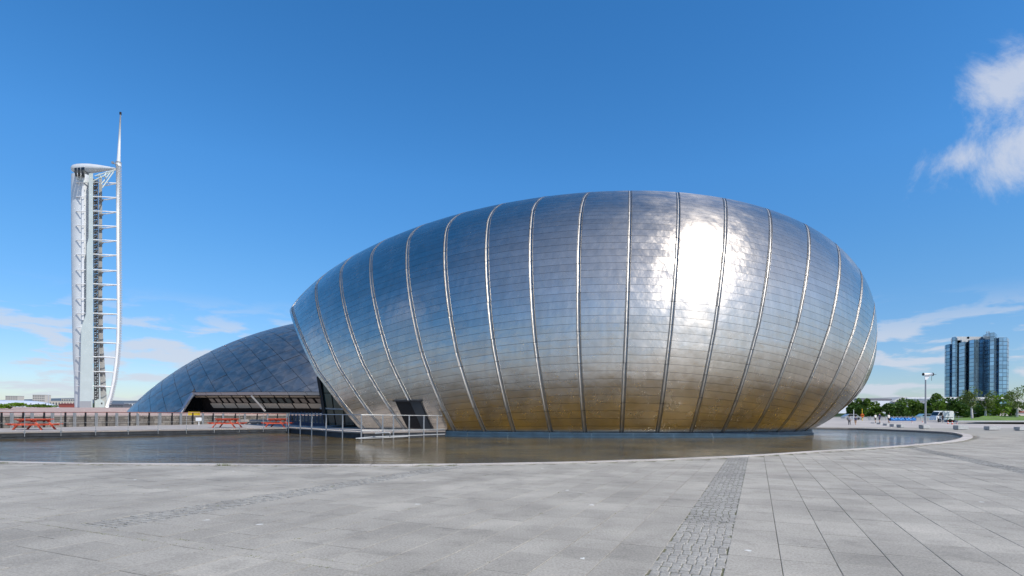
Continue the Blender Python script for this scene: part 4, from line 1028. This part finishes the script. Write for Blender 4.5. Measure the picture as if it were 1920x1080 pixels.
# hills
def ridge(name, Y, pts, m):
    mb = MB(); rows = [[], [], []]
    xs = np.linspace(pts[0][0], pts[-1][0], 160); ys = np.interp(xs, [p[0] for p in pts], [p[1] for p in pts])
    for x, y in zip(xs, ys):
        y += math.sin(x * .03) * .6 + math.sin(x * .11 + 1) * .3 + random.uniform(-.2, .2)
        rows[0].append(at(x, 782, Y * .7)); rows[1].append(at(x, (y + 770) / 2, Y * .85)); rows[2].append(at(x, y, Y))
    mb.grid(rows); o = mb.build(name, m, None, True); tag(o, kind="structure")
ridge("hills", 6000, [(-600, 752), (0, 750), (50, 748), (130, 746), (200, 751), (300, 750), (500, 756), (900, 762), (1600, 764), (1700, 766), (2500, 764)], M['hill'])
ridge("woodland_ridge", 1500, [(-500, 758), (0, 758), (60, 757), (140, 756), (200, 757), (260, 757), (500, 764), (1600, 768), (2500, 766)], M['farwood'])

# ------------------------------------------------------------------ foliage
def leaves(mb, c, rad, n, size, lump=0.35, mi=0):
    k = max(3, int(n ** .33)); lobes = [(Vector((random.gauss(0, .45), random.gauss(0, .45), random.gauss(0, .42))), random.uniform(.3, .6)) for _ in range(k)]
    for i in range(n):
        l, r = random.choice(lobes)
        d = Vector((random.gauss(0, 1), random.gauss(0, 1), random.gauss(0, 1))).normalized() * r * random.uniform(.55, 1.0) ** .5
        p = l + d
        if p.z < -.95: p.z = -.95
        q = Vector((c[0] + p.x * rad[0], c[1] + p.y * rad[1], c[2] + p.z * rad[2]))
        u = Vector((random.gauss(0, 1), random.gauss(0, 1), random.gauss(0, .6))).normalized(); v = u.cross(Vector((random.gauss(0, 1), random.gauss(0, 1), random.gauss(0, 1)))).normalized()
        s = size * random.uniform(.6, 1.3)
        mb.face([q - u * s, q + v * s * .6, q + u * s, q - v * s * .6], mi)
def bush(px_, pyb, w, h, Y, m, label, group, n=1800, trunk=True, name="shrub"):
    b = at(px_, pyb, Y); k = Y / F; W, H = w * k, h * k
    t = empty(name, tuple(b)); tag(t, label, name.replace("_", " ").split()[-1], group)
    mb = MB(); leaves(mb, (b.x, b.y, b.z + H * .52), (W * .56, W * .5, H * .55), n, .26 * Y / 130); mb.build("crown", m, t)
    mb = MB()
    for i in range(4):
        a = random.uniform(0, 6.28); mb.tube([b + Vector((math.cos(a) * .15, math.sin(a) * .15, -.2)), b + Vector((math.cos(a) * W * .12, math.sin(a) * W * .12, H * .3)), b + Vector((math.cos(a) * W * .25, math.sin(a) * W * .25, H * .62))], [.12, .08, .03], 5)
    mb.build("trunk", M['bark'], t); return t
bush(18, 764.5, 52, 9, 135, M['leafbright'], "bright green bushes on the embankment at the far left edge", "bushes left of the tower", 900)
bush(78, 763.8, 40, 5, 180, M['leafmid'], "low green bushes on the embankment left of the flagpole", "bushes left of the tower", 600)
RB = [(1600, 784, 30, 30, 'leafdark', "dark rounded shrub half hidden behind the right end of the egg"), (1614, 785, 26, 33, 'leafmid', "rounded shrub beside the yellow lifebuoy post"), (1643, 785, 46, 29, 'leafmid', "wide rounded shrub behind the three joggers"), (1680, 785, 34, 27, 'leafdark', "dark low shrub behind the blue barriers"), (1702, 785, 46, 35, 'leafmid', "tall rounded shrub left of the lamp mast"), (1727, 784, 34, 30, 'leafdark', "dark shrub behind the lamp mast"), (1752, 784, 40, 33, 'leafmid', "leafy shrub above the white van"), (1780, 783, 46, 36, 'leafdark', "large dark shrub to the right of the van"), (1806, 783, 34, 30, 'leafdark', "dark shrub below the left bays of the tower block")]
for i, (x, yb, w_, h_, lm, lb) in enumerate(RB): bush(x, yb, w_, h_, 150 + (i % 3) * 4, M[lm], lb, "shrubs along the far edge of the forecourt", 2400)
bush(1862, 782, 54, 42, 118, M['leafbright'], "bright green spreading bush in front of the glass tower block", "shrubs on the lawn", 2200)
bush(1832, 782, 26, 24, 120, M['leafmid'], "small green bush at the foot of the birch", "shrubs on the lawn", 900)
bush(1897, 782, 30, 26, 121, M['leafdark'], "dark bush at the right edge beside the pale-leaved tree", "shrubs on the lawn", 900)
def birch(px_, pyb, pyt, spread, Y, lean, label):
    b = at(px_, pyb, Y); k = Y / F; H = (pyb - pyt) * k; W = spread * k
    t = empty("birch_tree", tuple(b)); tag(t, label, "tree", "young birches on the lawn")
    top = b + Vector((lean * k, 0, H * .93)); mid = b.lerp(top, .5) + Vector((.15, 0, 0))
    mb = MB(); mb.tube([b - Vector((0, 0, .2)), mid, top], [.22, .13, .03], 7)
    for i in range(12):
        f = .35 + i * .05; p = b.lerp(top, f); a = random.uniform(0, 6.28); l = W * .5 * (1.1 - f)
        mb.tube([p, p + Vector((math.cos(a) * l, math.sin(a) * l, l * .9))], [.05, .015], 4)
    mb.build("trunk", M['birch'], t)
    mb = MB(); leaves(mb, (b.x + lean * k * .7, b.y, b.z + H * .70), (W * .55, W * .55, H * .36), 900, .17); leaves(mb, (b.x + lean * k * .5, b.y, b.z + H * .48), (W * .38, W * .4, H * .22), 350, .17); mb.build("crown", M['leafpale'], t)
birch(1823, 783, 726, 26, 112, -7, "slim birch with leaning white trunk in front of the tower block")
birch(1848, 781, 737, 28, 114, -2, "slim birch with straight white trunk in the middle of the lawn")
birch(1907, 781, 727, 44, 112, 0, "pale-leaved birch with forked white trunk at the right edge")

# ------------------------------------------------------------------ the forecourt on the right
fc = MB(); fc.grid([[Vector((30, 84, -.022)), Vector((70, 84, -.022)), Vector((110, 84, -.022)), Vector((260, 84, -.022))], [Vector((36, 100, .25)), Vector((80, 100, .25)), Vector((125, 100, .25)), Vector((280, 100, .25))], [Vector((40, 118, .60)), Vector((90, 118, .60)), Vector((140, 118, .60)), Vector((300, 118, .60))], [Vector((50, 300, .7)), Vector((200, 300, .7)), Vector((300, 300, .7)), Vector((600, 300, .7))]])
o = fc.build("forecourt", M['forecourt']); tag(o, kind="structure")
def fz(Y): return float(np.interp(Y, [84, 100, 118, 300], [-.022, .25, .6, .7]))
# lawn with low stone steps
ls = empty("lawn_terrace", tuple(at(1870, 790, 108))); tag(ls, "grass bank with low curved stone steps in front of the tower block", "lawn")
for i, (x0, y0, y1, Y) in enumerate(((1795, 788.5, 791.5, 104), (1824, 785.5, 788.6, 107), (1838, 782.5, 785.6, 110))):
    mb = MB(); mb.prism([at(x0, y1, Y), at(1990, y1, Y), at(1990, y0, Y), at(x0 + 2, y0, Y)], (0, .8, 0)); mb.build("stone_step", M['block'], ls)
    mb = MB(); mb.face([at(x0 - 4, y0 + .1, Y + .8), at(1990, y0 + .1, Y + .8), at(1990, y0 - 2.9, Y + 3.0), at(x0 + 6, y0 - 2.9, Y + 3.0)]); mb.build("turf", M['lawn'], ls)
mb = MB(); mb.face([at(1775, 787.5, 113), at(1990, 780.6, 113), at(1990, 779, 160), at(1775, 783, 160)]); mb.build("turf", M['lawn'], ls)
# concrete blocks
def cblock(x0, x1, y0, y1, rz, label, group):
    Y = EYE / max(1e-3, (y1 - (HOR + (((x0 + x1) / 2) - 960) * SR)) / F); Y = min(Y, 118); b = at((x0 + x1) / 2, y1, Y); k = Y / F
    L = (x1 - x0) * k * .86; H = (y1 - y0) * k; mb = MB(); 
    n0 = len(mb.v); mb.box((b.x, b.y + .3, b.z + H / 2 + .03), (L, .62, H - .06), rz); mb.box((b.x, b.y + .3, b.z + .03), (L * .94, .5, .06), rz); mb.box((b.x, b.y + .3, b.z + H + .012), (L * .99, .60, .024), rz)
    o = mb.top("concrete_block", M['block']); tag(o, label, "block", group)
sm = [(1616.5, 1622.5, 791.6, 795), (1626.5, 1635, 792, 796), (1636, 1644, 792.7, 797), (1647, 1655, 793.2, 798), (1659, 1668, 794.4, 799.4), (1672, 1681, 795.4, 800.6), (1684, 1698, 796.4, 801.8)]
ords = ["farthest", "second farthest", "third farthest", "middle", "third nearest", "second nearest", "nearest"]
for (a, b, c, d), w_ in zip(sm, ords): cblock(a, b, c, d, math.radians(28), f"small concrete block, {w_} in the row of seven beside the egg", "short concrete blocks")
for (a, b, c, d), lb in zip([(1725, 1748, 797, 804), (1787, 1823, 798, 805.6), (1844, 1884, 799.6, 806.6), (1900, 1942, 800.8, 807.4)], ["concrete bench block in front of the lamp mast", "long concrete bench block in front of the van's traffic cones", "long concrete bench block in front of the lawn steps", "long concrete bench block cut by the right edge"]): cblock(a, b, c, d, math.radians(22), lb, "long concrete blocks")
# cones
def tcone(px_, py, h, label):
    Y = .72 * F / h; b = at(px_, py, Y); t = empty("traffic_cone", tuple(b)); tag(t, label, "cone", "traffic cones on the forecourt")
    mb = MB(); mb.box((b.x, b.y, b.z + .02), (.42, .42, .04)); mb.build("base", M['cone'], t)
    for z0, z1, mm, nm in ((.04, .30, 'cone', "lower_body"), (.30, .48, 'conew', "band"), (.48, .72, 'cone', "upper_body")):
        r = lambda z: .17 - .14 * z / .72
        mb = MB(); mb.tube([b + Vector((0, 0, z0)), b + Vector((0, 0, z1))], [r(z0), r(z1)], 10); mb.build(nm, M[mm], t)
for x, y, h, lb in ((1692.5, 795.5, 6.3, "orange traffic cone, left one of the three by the blue barriers"), (1710, 796.5, 7, "orange traffic cone, middle one of the three by the blue barriers"), (1729.5, 796.6, 7, "orange traffic cone just left of the lamp mast"), (1777.3, 795.8, 7.2, "orange traffic cone behind the van, left of three"), (1785.3, 796.3, 7.4, "orange traffic cone behind the van, middle of three"), (1794.3, 796.8, 7.2, "orange traffic cone behind the van, right of three")): tcone(x, y, h, lb)
# blue sheeted barriers
for i, x in enumerate((1677, 1690, 1703, 1713)):
    b = at(x, 789.2, 112); mb = MB(); w_ = (13, 12, 11, 8)[i] * 112 / F
    rows = []
    for k in range(7):
        xx = b.x + w_ * (k / 6 - .5); hh = .55 + .18 * math.sin(k * 1.7 + i); rows.append([(xx, b.y, b.z), (xx, b.y - .12, b.z + hh * .5), (xx, b.y, b.z + hh), (xx, b.y + .5, b.z + hh * .9), (xx, b.y + .6, b.z)])
    mb.grid(rows); o = mb.top("sheeted_barrier", M['bluesheet']); tag(o, ["bright blue sheeted barrier, leftmost of four", "bright blue sheeted barrier, second from the left", "bright blue sheeted barrier, third from the left", "short bright blue sheeted barrier, rightmost of four"][i], "barrier", "blue sheeted barriers")
# crowd-control fence behind
fn = empty("crowd_fence", tuple(at(1690, 788, 128))); tag(fn, "long low grey metal fence behind the joggers and cones", "fence")
for i in range(24): x = 1632 + i * 7.2; p = at(x, 788, 128); mb = MB(); mb.box((p.x, p.y, p.z + .5), (.08, .08, 1.05)); mb.build("post", M['galv'], fn)
for yy in (781.2, 784.4, 787): mb = MB(); mb.bar(at(1625, yy, 128), at(1805, yy + .4, 128), .06, .07); mb.build("rail", M['galv'], fn)
mb = MB(); mb.prism([at(1630, 782.4, 132), at(1760, 783, 132), at(1760, 788, 132), at(1630, 788, 132)], (0, .3, 0)); mb.build("kick_panel", M['block'], fn)
# lifebuoy post
lb_ = empty("lifebuoy_post", tuple(at(1616.6, 789, 108))); tag(lb_, "yellow post carrying an orange lifebuoy beside the egg", "lifebuoy")
mb = MB(); mb.tube([at(1616.6, 789, 108), at(1616.4, 766.5, 108)], .07, 6); mb.build("post", M['yellow'], lb_)
mb = MB(); c = at(1616.8, 779, 107.8); rows = []
for k in range(12):
    a = 2 * math.pi * k / 12; ce = c + Vector((math.cos(a) * .28, 0, math.sin(a) * .28)); rows.append([ce + (Vector((math.cos(a), 0, math.sin(a))) * math.cos(t) + Vector((0, 1, 0)) * math.sin(t)) * .07 for t in [2 * math.pi * j / 6 for j in range(6)]])
rows.append(rows[0]); mb.grid(rows, 0, True); mb.build("ring", M['cone'], lb_, True)
mb = MB(); mb.tube([at(1600.6, 790, 112), at(1600.6, 768, 112)], .06, 6); o = mb.top("white_pole", M['white']); tag(o, "short white pole beside the lower right edge of the egg", "pole")
# lamp mast
Yl = 105; lm = empty("lamp_mast", tuple(at(1735.3, 794, Yl))); tag(lm, "tall grey lamp mast with a white drum spotlight head", "lamp")
mb = MB(); mb.tube([at(1735.3, 794.5, Yl), at(1735.5, 712, Yl)], [.17, .12], 8); mb.build("pole", M['galv'], lm)
mb = MB(); mb.tube([at(1731.5, 701.8, Yl), at(1748, 701.8, Yl)], .26, 12); mb.build("drum", M['white'], lm, True)
mb = MB(); mb.tube([at(1730.6, 701.8, Yl), at(1731.8, 701.8, Yl)], .28, 12); mb.tube([at(1747.6, 701.8, Yl), at(1749.3, 701.8, Yl)], .31, 12); mb.build("end_ring", M['rubber'], lm)
mb = MB(); mb.prism([at(1734.5, 704, Yl), at(1744, 704, Yl), at(1739, 711.5, Yl), at(1734.5, 712, Yl)], (0, .12, 0)); mb.build("fin", M['white'], lm)
mb = MB(); mb.tube([at(1749, 702, Yl), at(1755.5, 702.4, Yl)], .04, 5); mb.tube([at(1747, 704, Yl), at(1746.6, 714, Yl)], .03, 5); mb.build("spike", M['rubber'], lm)
# van
def van():
    Y = 116; L = 33.5 * Y / F; b = at(1772, 791, Y); H = 20.5 * Y / F; t = empty("delivery_van", tuple(b)); tag(t, "white delivery van parked on the forecourt below the shrubs", "van")
    x0, x1 = b.x - L / 2, b.x + L / 2; prof_ = [(x1, .35), (x1 - .02, H * .93), (x1 - .25, H), (x0 + 1.25, H), (x0 + .75, H * .92), (x0 + .32, H * .56), (x0 + .02, H * .46), (x0, .35)]
    mb = MB(); mb.prism([(x, Y, b.z + z) for x, z in prof_], (0, 1.9, 0)); mb.build("body", M['white'], t)
    mb = MB(); mb.prism([(x0 + .45, Y - .02, b.z + H * .58), (x0 + 1.35, Y - .02, b.z + H * .58), (x0 + 1.35, Y - .02, b.z + H * .88), (x0 + .82, Y - .02, b.z + H * .88)], (0, .06, 0)); mb.build("side_window", M['carglass'], t)
    mb = MB(); mb.prism([(x0 + .30, Y + .12, b.z + H * .59), (x0 + .70, Y + .12, b.z + H * .90), (x0 + .70, Y + 1.78, b.z + H * .90), (x0 + .30, Y + 1.78, b.z + H * .59)], (-.03, 0, .02)); mb.build("windscreen", M['carglass'], t)
    for xx in (x0 + .75, x1 - .8):
        mb = MB(); mb.tube([(xx, Y - .03, b.z + .34), (xx, Y + .22, b.z + .34)], .34, 14); wh = mb.build("wheel", M['rubber'], t); mb = MB(); mb.tube([(xx, Y - .05, b.z + .34), (xx, Y - .02, b.z + .34)], .19, 10); mb.build("rim", M['galv'], wh)
    mb = MB(); mb.box((x0 - .02, Y + .25, b.z + .72), (.08, .3, .16)); mb.build("headlight", M['conew'], t)
    mb = MB(); mb.box(((x0 + x1) / 2, Y - .015, b.z + .95), (L * .9, .05, .06)); mb.build("rub_strip", M['rubber'], t)
    mb = MB(); mb.box((x0 + .85, Y - .14, b.z + H * .6), (.12, .22, .24)); mb.build("mirror", M['rubber'], t)
van()
# small parked cars beyond the fence
def car(px_, py, Y, m, label):
    b = at(px_, py, Y); L = 4.2; t = empty("parked_car", tuple(b)); tag(t, label, "car", "cars beyond the fence")
    x0, x1 = b.x - L / 2, b.x + L / 2
    mb = MB(); mb.prism([(x, Y, b.z + z) for x, z in ((x0, .25), (x1, .25), (x1, .75), (x1 - .7, .85), (x1 - 1.3, 1.4), (x0 + 1.1, 1.42), (x0 + .25, .9), (x0, .8))], (0, 1.7, 0)); mb.build("body", m, t)
    mb = MB(); mb.prism([(x, Y - .02, b.z + z) for x, z in ((x0 + .5, .9), (x1 - 1.0, .9), (x1 - 1.4, 1.32), (x0 + 1.15, 1.34))], (0, .05, 0)); mb.build("window", M['carglass'], t)
    for xx in (x0 + .8, x1 - .8): mb = MB(); mb.tube([(xx, Y - .03, b.z + .3), (xx, Y + .2, b.z + .3)], .3, 12); mb.build("wheel", M['rubber'], t)
M['carpale'] = mat("pale_blue_car_paint", (0.25, 0.42, 0.48), 0.25, coat=.6); M['carsilver'] = mat("silver_car_paint", (0.5, 0.51, 0.52), 0.25, .5, coat=.6)
car(1741, 787, 134, M['carpale'], "pale blue-green parked car just right of the lamp mast"); car(1600, 787, 138, M['carsilver'], "silver parked car behind the right end of the egg")

# ------------------------------------------------------------------ people
SK = mat("skin", (0.45, 0.28, 0.20), 0.6); HAIR = mat("dark_hair", (0.03, 0.022, 0.018), 0.7)
def person(px_, py, h, Y, top, low, label, stride=.25, face=1, shorts=False, arm=.1, heading=0.0):
    b = at(px_, py, Y); S = h / 1.75
    J = [(0, 0, .95), (0, 0, 1.18), (0, 0, 1.40), (0, .0, 1.50), (0, .01, 1.62), (0, .01, 1.74),
         (.17, 0, 1.40), (.23, arm, 1.15), (.22, arm + .12, .93), (.22, arm + .15, .84), (-.17, 0, 1.40), (-.23, -arm, 1.15), (-.22, -arm + .12, .93), (-.22, -arm + .15, .84),
         (.09, 0, .88), (.10, stride * .6, .50), (.10, stride * .55 - .05, .10), (.10, stride * .55 + .12, .03), (-.09, 0, .88), (-.10, -stride * .25, .50), (-.10, -stride * 1.1, .13), (-.10, -stride * 1.1 + .10, .05)]
    Rr = [.15, .15, .16, .06, .095, .08, .075, .05, .042, .04, .075, .05, .042, .04, .095, .065, .045, .04, .095, .065, .045, .04]
    Eg = [(0, 1), (1, 2), (2, 3), (3, 4), (4, 5), (2, 6), (6, 7), (7, 8), (8, 9), (2, 10), (10, 11), (11, 12), (12, 13), (0, 14), (14, 15), (15, 16), (16, 17), (0, 18), (18, 19), (19, 20), (20, 21)]
    me = bpy.data.meshes.new("person"); me.from_pydata([(x * S, y * S, z * S) for x, y, z in J], Eg, []); o = bpy.data.objects.new("person_tmp", me); COL.objects.link(o)
    md = o.modifiers.new("s", 'SKIN'); 
    if not me.skin_vertices: me.attributes  # layer comes with the modifier
    bm = bmesh.new(); bm.from_mesh(me); ly = bm.verts.layers.skin.verify(); bm.verts.ensure_lookup_table()
    for i, v in enumerate(bm.verts): r = Rr[i] * S; v[ly].radius = (r, r * (.72 if i in (0, 1, 2) else 1)); v[ly].use_root = (i == 0)
    bm.to_mesh(me); bm.free(); sb = o.modifiers.new("d", 'SUBSURF'); sb.levels = 1; sb.render_levels = 1
    ev = o.evaluated_get(bpy.context.evaluated_depsgraph_get()); m2 = bpy.data.meshes.new_from_object(ev); bpy.data.objects.remove(o)
    for mt in (SK, top, low, HAIR, M['rubber']): m2.materials.append(mt)
    idx = []
    for p in m2.polygons:
        c = p.center / S; a = abs(c.x)
        if c.z > 1.60 and (c.y < .03 or c.z > 1.70): k = 3
        elif c.z > 1.47: k = 0
        elif a > .16 and c.z < (1.17 if True else .9): k = 0
        elif c.z > .97: k = 1
        elif c.z > (.55 if shorts else .09): k = 2
        elif c.z > .09: k = 0
        else: k = 4
        idx.append(k)
    m2.polygons.foreach_set("material_index", idx); m2.polygons.foreach_set("use_smooth", [True] * len(idx)); m2.name = "person"
    o = bpy.data.objects.new("person", m2); o.location = b; o.rotation_euler = (0, 0, heading); COL.objects.link(o); tag(o, label, "person", "people on the forecourt"); return o
c_ = lambda n, v: mat(n, v, 0.8)
grey, navy, white_, black_, khaki, dk = c_("grey_cloth", (.35, .36, .38)), c_("navy_cloth", (.02, .03, .08)), c_("white_cloth", (.75, .74, .70)), c_("black_cloth", (.015, .015, .02)), c_("tan_cloth", (.35, .22, .13)), c_("dark_trousers", (.03, .035, .05))
person(1592.5, 799, 1.78, 95, grey, dk, "person in grey top and dark trousers walking beside the egg", .32, heading=-.6)
person(1604.2, 799, 1.72, 95, navy, khaki, "person in dark top and tan shorts walking beside the egg", .25, shorts=True)
person(1641.5, 793, 1.70, 103, white_, black_, "jogger in patterned pale top and black shorts, left of three", .3, shorts=True)
person(1649.2, 793.2, 1.85, 103, navy, navy, "jogger in navy top and shorts, middle of three", .3, shorts=True, arm=.2)
person(1666.4, 793.6, 1.72, 101, white_, black_, "jogger in white top and black shorts, right of three", .38, shorts=True, arm=.15)
person(1759, 792.5, 1.55, 112, white_, black_, "person in pale top bending beside the white van", .35, arm=.3)
person(1767.6, 792.2, 1.62, 112, black_, dk, "person in black clothes standing against the side of the van", .25)

# ------------------------------------------------------------------ exhibition hall behind the shrubs
hl = empty("exhibition_hall", tuple(at(1690, 770, 260))); tag(hl, "long low pale exhibition hall with stepped metal roofs behind the shrubs", "building")
HY = 260
def hq(pts, m, nm, dy=0, dep=20): mb = MB(); mb.prism([at(x, y, HY + dy) for x, y in pts], (0, dep, 0)); mb.build(nm, M[m], hl)
hq([(1540, 751), (1800, 752), (1800, 775), (1540, 775)], 'steelroof', "wall")
hq([(1612, 751), (1616, 746.5), (1622, 746.5), (1623, 748), (1672, 748), (1674, 751.2)], 'slate', "roof", 1)
hq([(1618, 746.6), (1675, 745.2), (1675, 747.9), (1618, 747.9)], 'galv', "roof_plant", 6)
hq([(1672, 752.5), (1684, 747), (1690, 744.2), (1699, 744.2), (1699, 748), (1690, 751), (1680, 755)], 'towergrey', "curved_roof", -1)
hq([(1676, 758), (1684, 752.5), (1699, 748.5), (1770, 748.5), (1770, 751), (1700, 752), (1688, 757), (1682, 760)], 'fascia', "curved_roof", -2)
hq([(1699, 744.2), (1900, 744.8), (1900, 750.5), (1699, 750)], 'towergrey', "roof", 3)
hq([(1701, 745.6), (1900, 746.2), (1900, 747.6), (1701, 747.2)], 'white', "roof_stripe", 2.4, .5)
hq([(1870, 764), (1990, 764), (1990, 782), (1870, 782)], 'pebble', "low_wing", -60, 10)
hq([(1870, 771), (1990, 771), (1990, 773.4), (1870, 773.4)], 'redbrick', "wing_stripe", -60.3, .2)

# ------------------------------------------------------------------ glass tower block
M['mirror'] = mat("blue_mirror_glass", (0.25, 0.41, 0.53), 0.06, 0.7, isl=0.2); M['mirrorframe'] = mat("dark_mullion", (0.08, 0.13, 0.175), 0.35, 0.3)
M['parapet'] = mat("pale_parapet", (0.55, 0.56, 0.55), 0.7)
hb = empty("glass_tower_block", tuple(at(1832, 779, 330))); tag(hb, "blue mirror-glass tower block with faceted bays beyond the lawn", "building")
KY = 330
mb = MB(); mb.prism([at(x, y, KY + 9) for x, y in ((1773, 648), (1785, 648), (1785, 638), (1888, 638), (1888, 790), (1773, 790))], ray(1830, 700) * 14); mb.build("core", M['mirrorframe'], hb)
pan = MB()
def facet(a, b, top_a, top_b):        # vertical facade strip between two plan points, panes set proud of a dark frame
    a = Vector(a); b = Vector(b); d = (b - a); L = d.length; d.normalize(); nn = Vector((d.y, -d.x, 0)); z0 = 0.0
    fr.face([Vector((a.x, a.y, z0)), Vector((b.x, b.y, z0)), Vector((b.x, b.y, top_b)), Vector((a.x, a.y, top_a))])
    nc = max(1, round(L / 2.2)); nr = 21
    for r in range(nr):
        for c in range(nc):
            f0, f1 = (c + .04) / nc, (c + .96) / nc; g0, g1 = (r + .06) / nr, (r + .94) / nr
            def q(f, g_): p = a + d * L * f; tz = top_a + (top_b - top_a) * f; j = random.uniform(-.012, .012); return Vector((p.x, p.y, z0 + (tz - z0) * g_)) + nn * (.08 + j)
            pan.face([q(f0, g0), q(f1, g0), q(f1, g1), q(f0, g1)])
def bay(xs, ds, ys, nm="bay"):        # xs pixel columns, ds setback in metres, ys pixel heights at each
    global fr, pan
    fr = MB(); pan = MB(); P = []
    for x, d, y in zip(xs, ds, ys): p = at(x, y, KY + d); P.append((p.x, p.y, p.z))
    bk0, bk1 = at(xs[0], ys[0], KY + 24), at(xs[-1], ys[-1], KY + 24)
    for (xa, ya, za), (xb, yb, zb) in zip(P[:-1], P[1:]): facet((xa, ya, 0), (xb, yb, 0), za, zb)
    top = [Vector(p) for p in P] + [Vector((bk1.x, bk1.y, P[-1][2])), Vector((bk0.x, bk0.y, P[0][2]))]; fr.face(top)
    fr.face([Vector((P[-1][0], P[-1][1], 0)), Vector((bk1.x, bk1.y, 0)), top[-2], top[-3]]); fr.face([Vector((bk0.x, bk0.y, 0)), Vector((P[0][0], P[0][1], 0)), top[0], top[-1]])
    o = fr.build(nm, M['mirrorframe'], hb); pan.build("panes", M['mirror'], o, kind="stuff")
bay([1771.5, 1774, 1781, 1783], [2, 0, -1, -.5], [648, 646.5, 645, 645])
bay([1783, 1785.5, 1791.5, 1795], [0, -2.5, -3, -1], [636, 632.5, 631.2, 634])
bay([1795, 1798, 1809, 1812.6], [1, -1, -2, 0], [645.5, 643, 640.2, 642])
bay([1814, 1817.5, 1826.5, 1836], [1, -2.5, -3.5, .5], [641, 638, 636.4, 636.6])
bay([1836, 1854.6], [4.5, 3.5], [637, 635.6])
bay([1843, 1856, 1864, 1869.6], [7, -3.5, -4, 1], [628.5, 624.2, 623.2, 627])
bay([1869.6, 1873, 1888, 1891.8], [.5, -1.2, -1.8, 1], [634, 632.8, 632.8, 635.5])
mb = MB(); mb.prism([at(1794, 631.2, KY + 9), at(1845, 631.2, KY + 9), at(1845, 660, KY + 9), at(1794, 660, KY + 9)], ray(1820, 640) * 12); mb.build("roof_house", M['parapet'], hb)
mb = MB(); mb.prism([at(1803, 637, KY + 7), at(1812, 634, KY + 7), at(1816, 640, KY + 7), at(1804, 644, KY + 7)], (0, 1, 0)); mb.build("roof_unit", M['parapet'], hb)
mb = MB(); c = at(1814, 633.6, KY + 5); rows = [[c + Vector((math.cos(a) * r, y_, math.sin(a) * r)) for a in [2 * math.pi * k / 12 for k in range(12)]] for y_, r in ((-.6, .75), (0, .5), (.3, .1))]; mb.grid(rows, 0, True); mb.build("dish", M['rubber'], hb)
mb = MB()
for x in (1850, 1852.5, 1855): mb.tube([at(x, 626, KY + 3), at(x + random.uniform(-1, 1), 621.8, KY + 3)], .14, 5)
mb.bar(at(1849, 622.6, KY + 3), at(1856, 621.8, KY + 3), .2, .2); mb.build("aerials", M['galv'], hb)
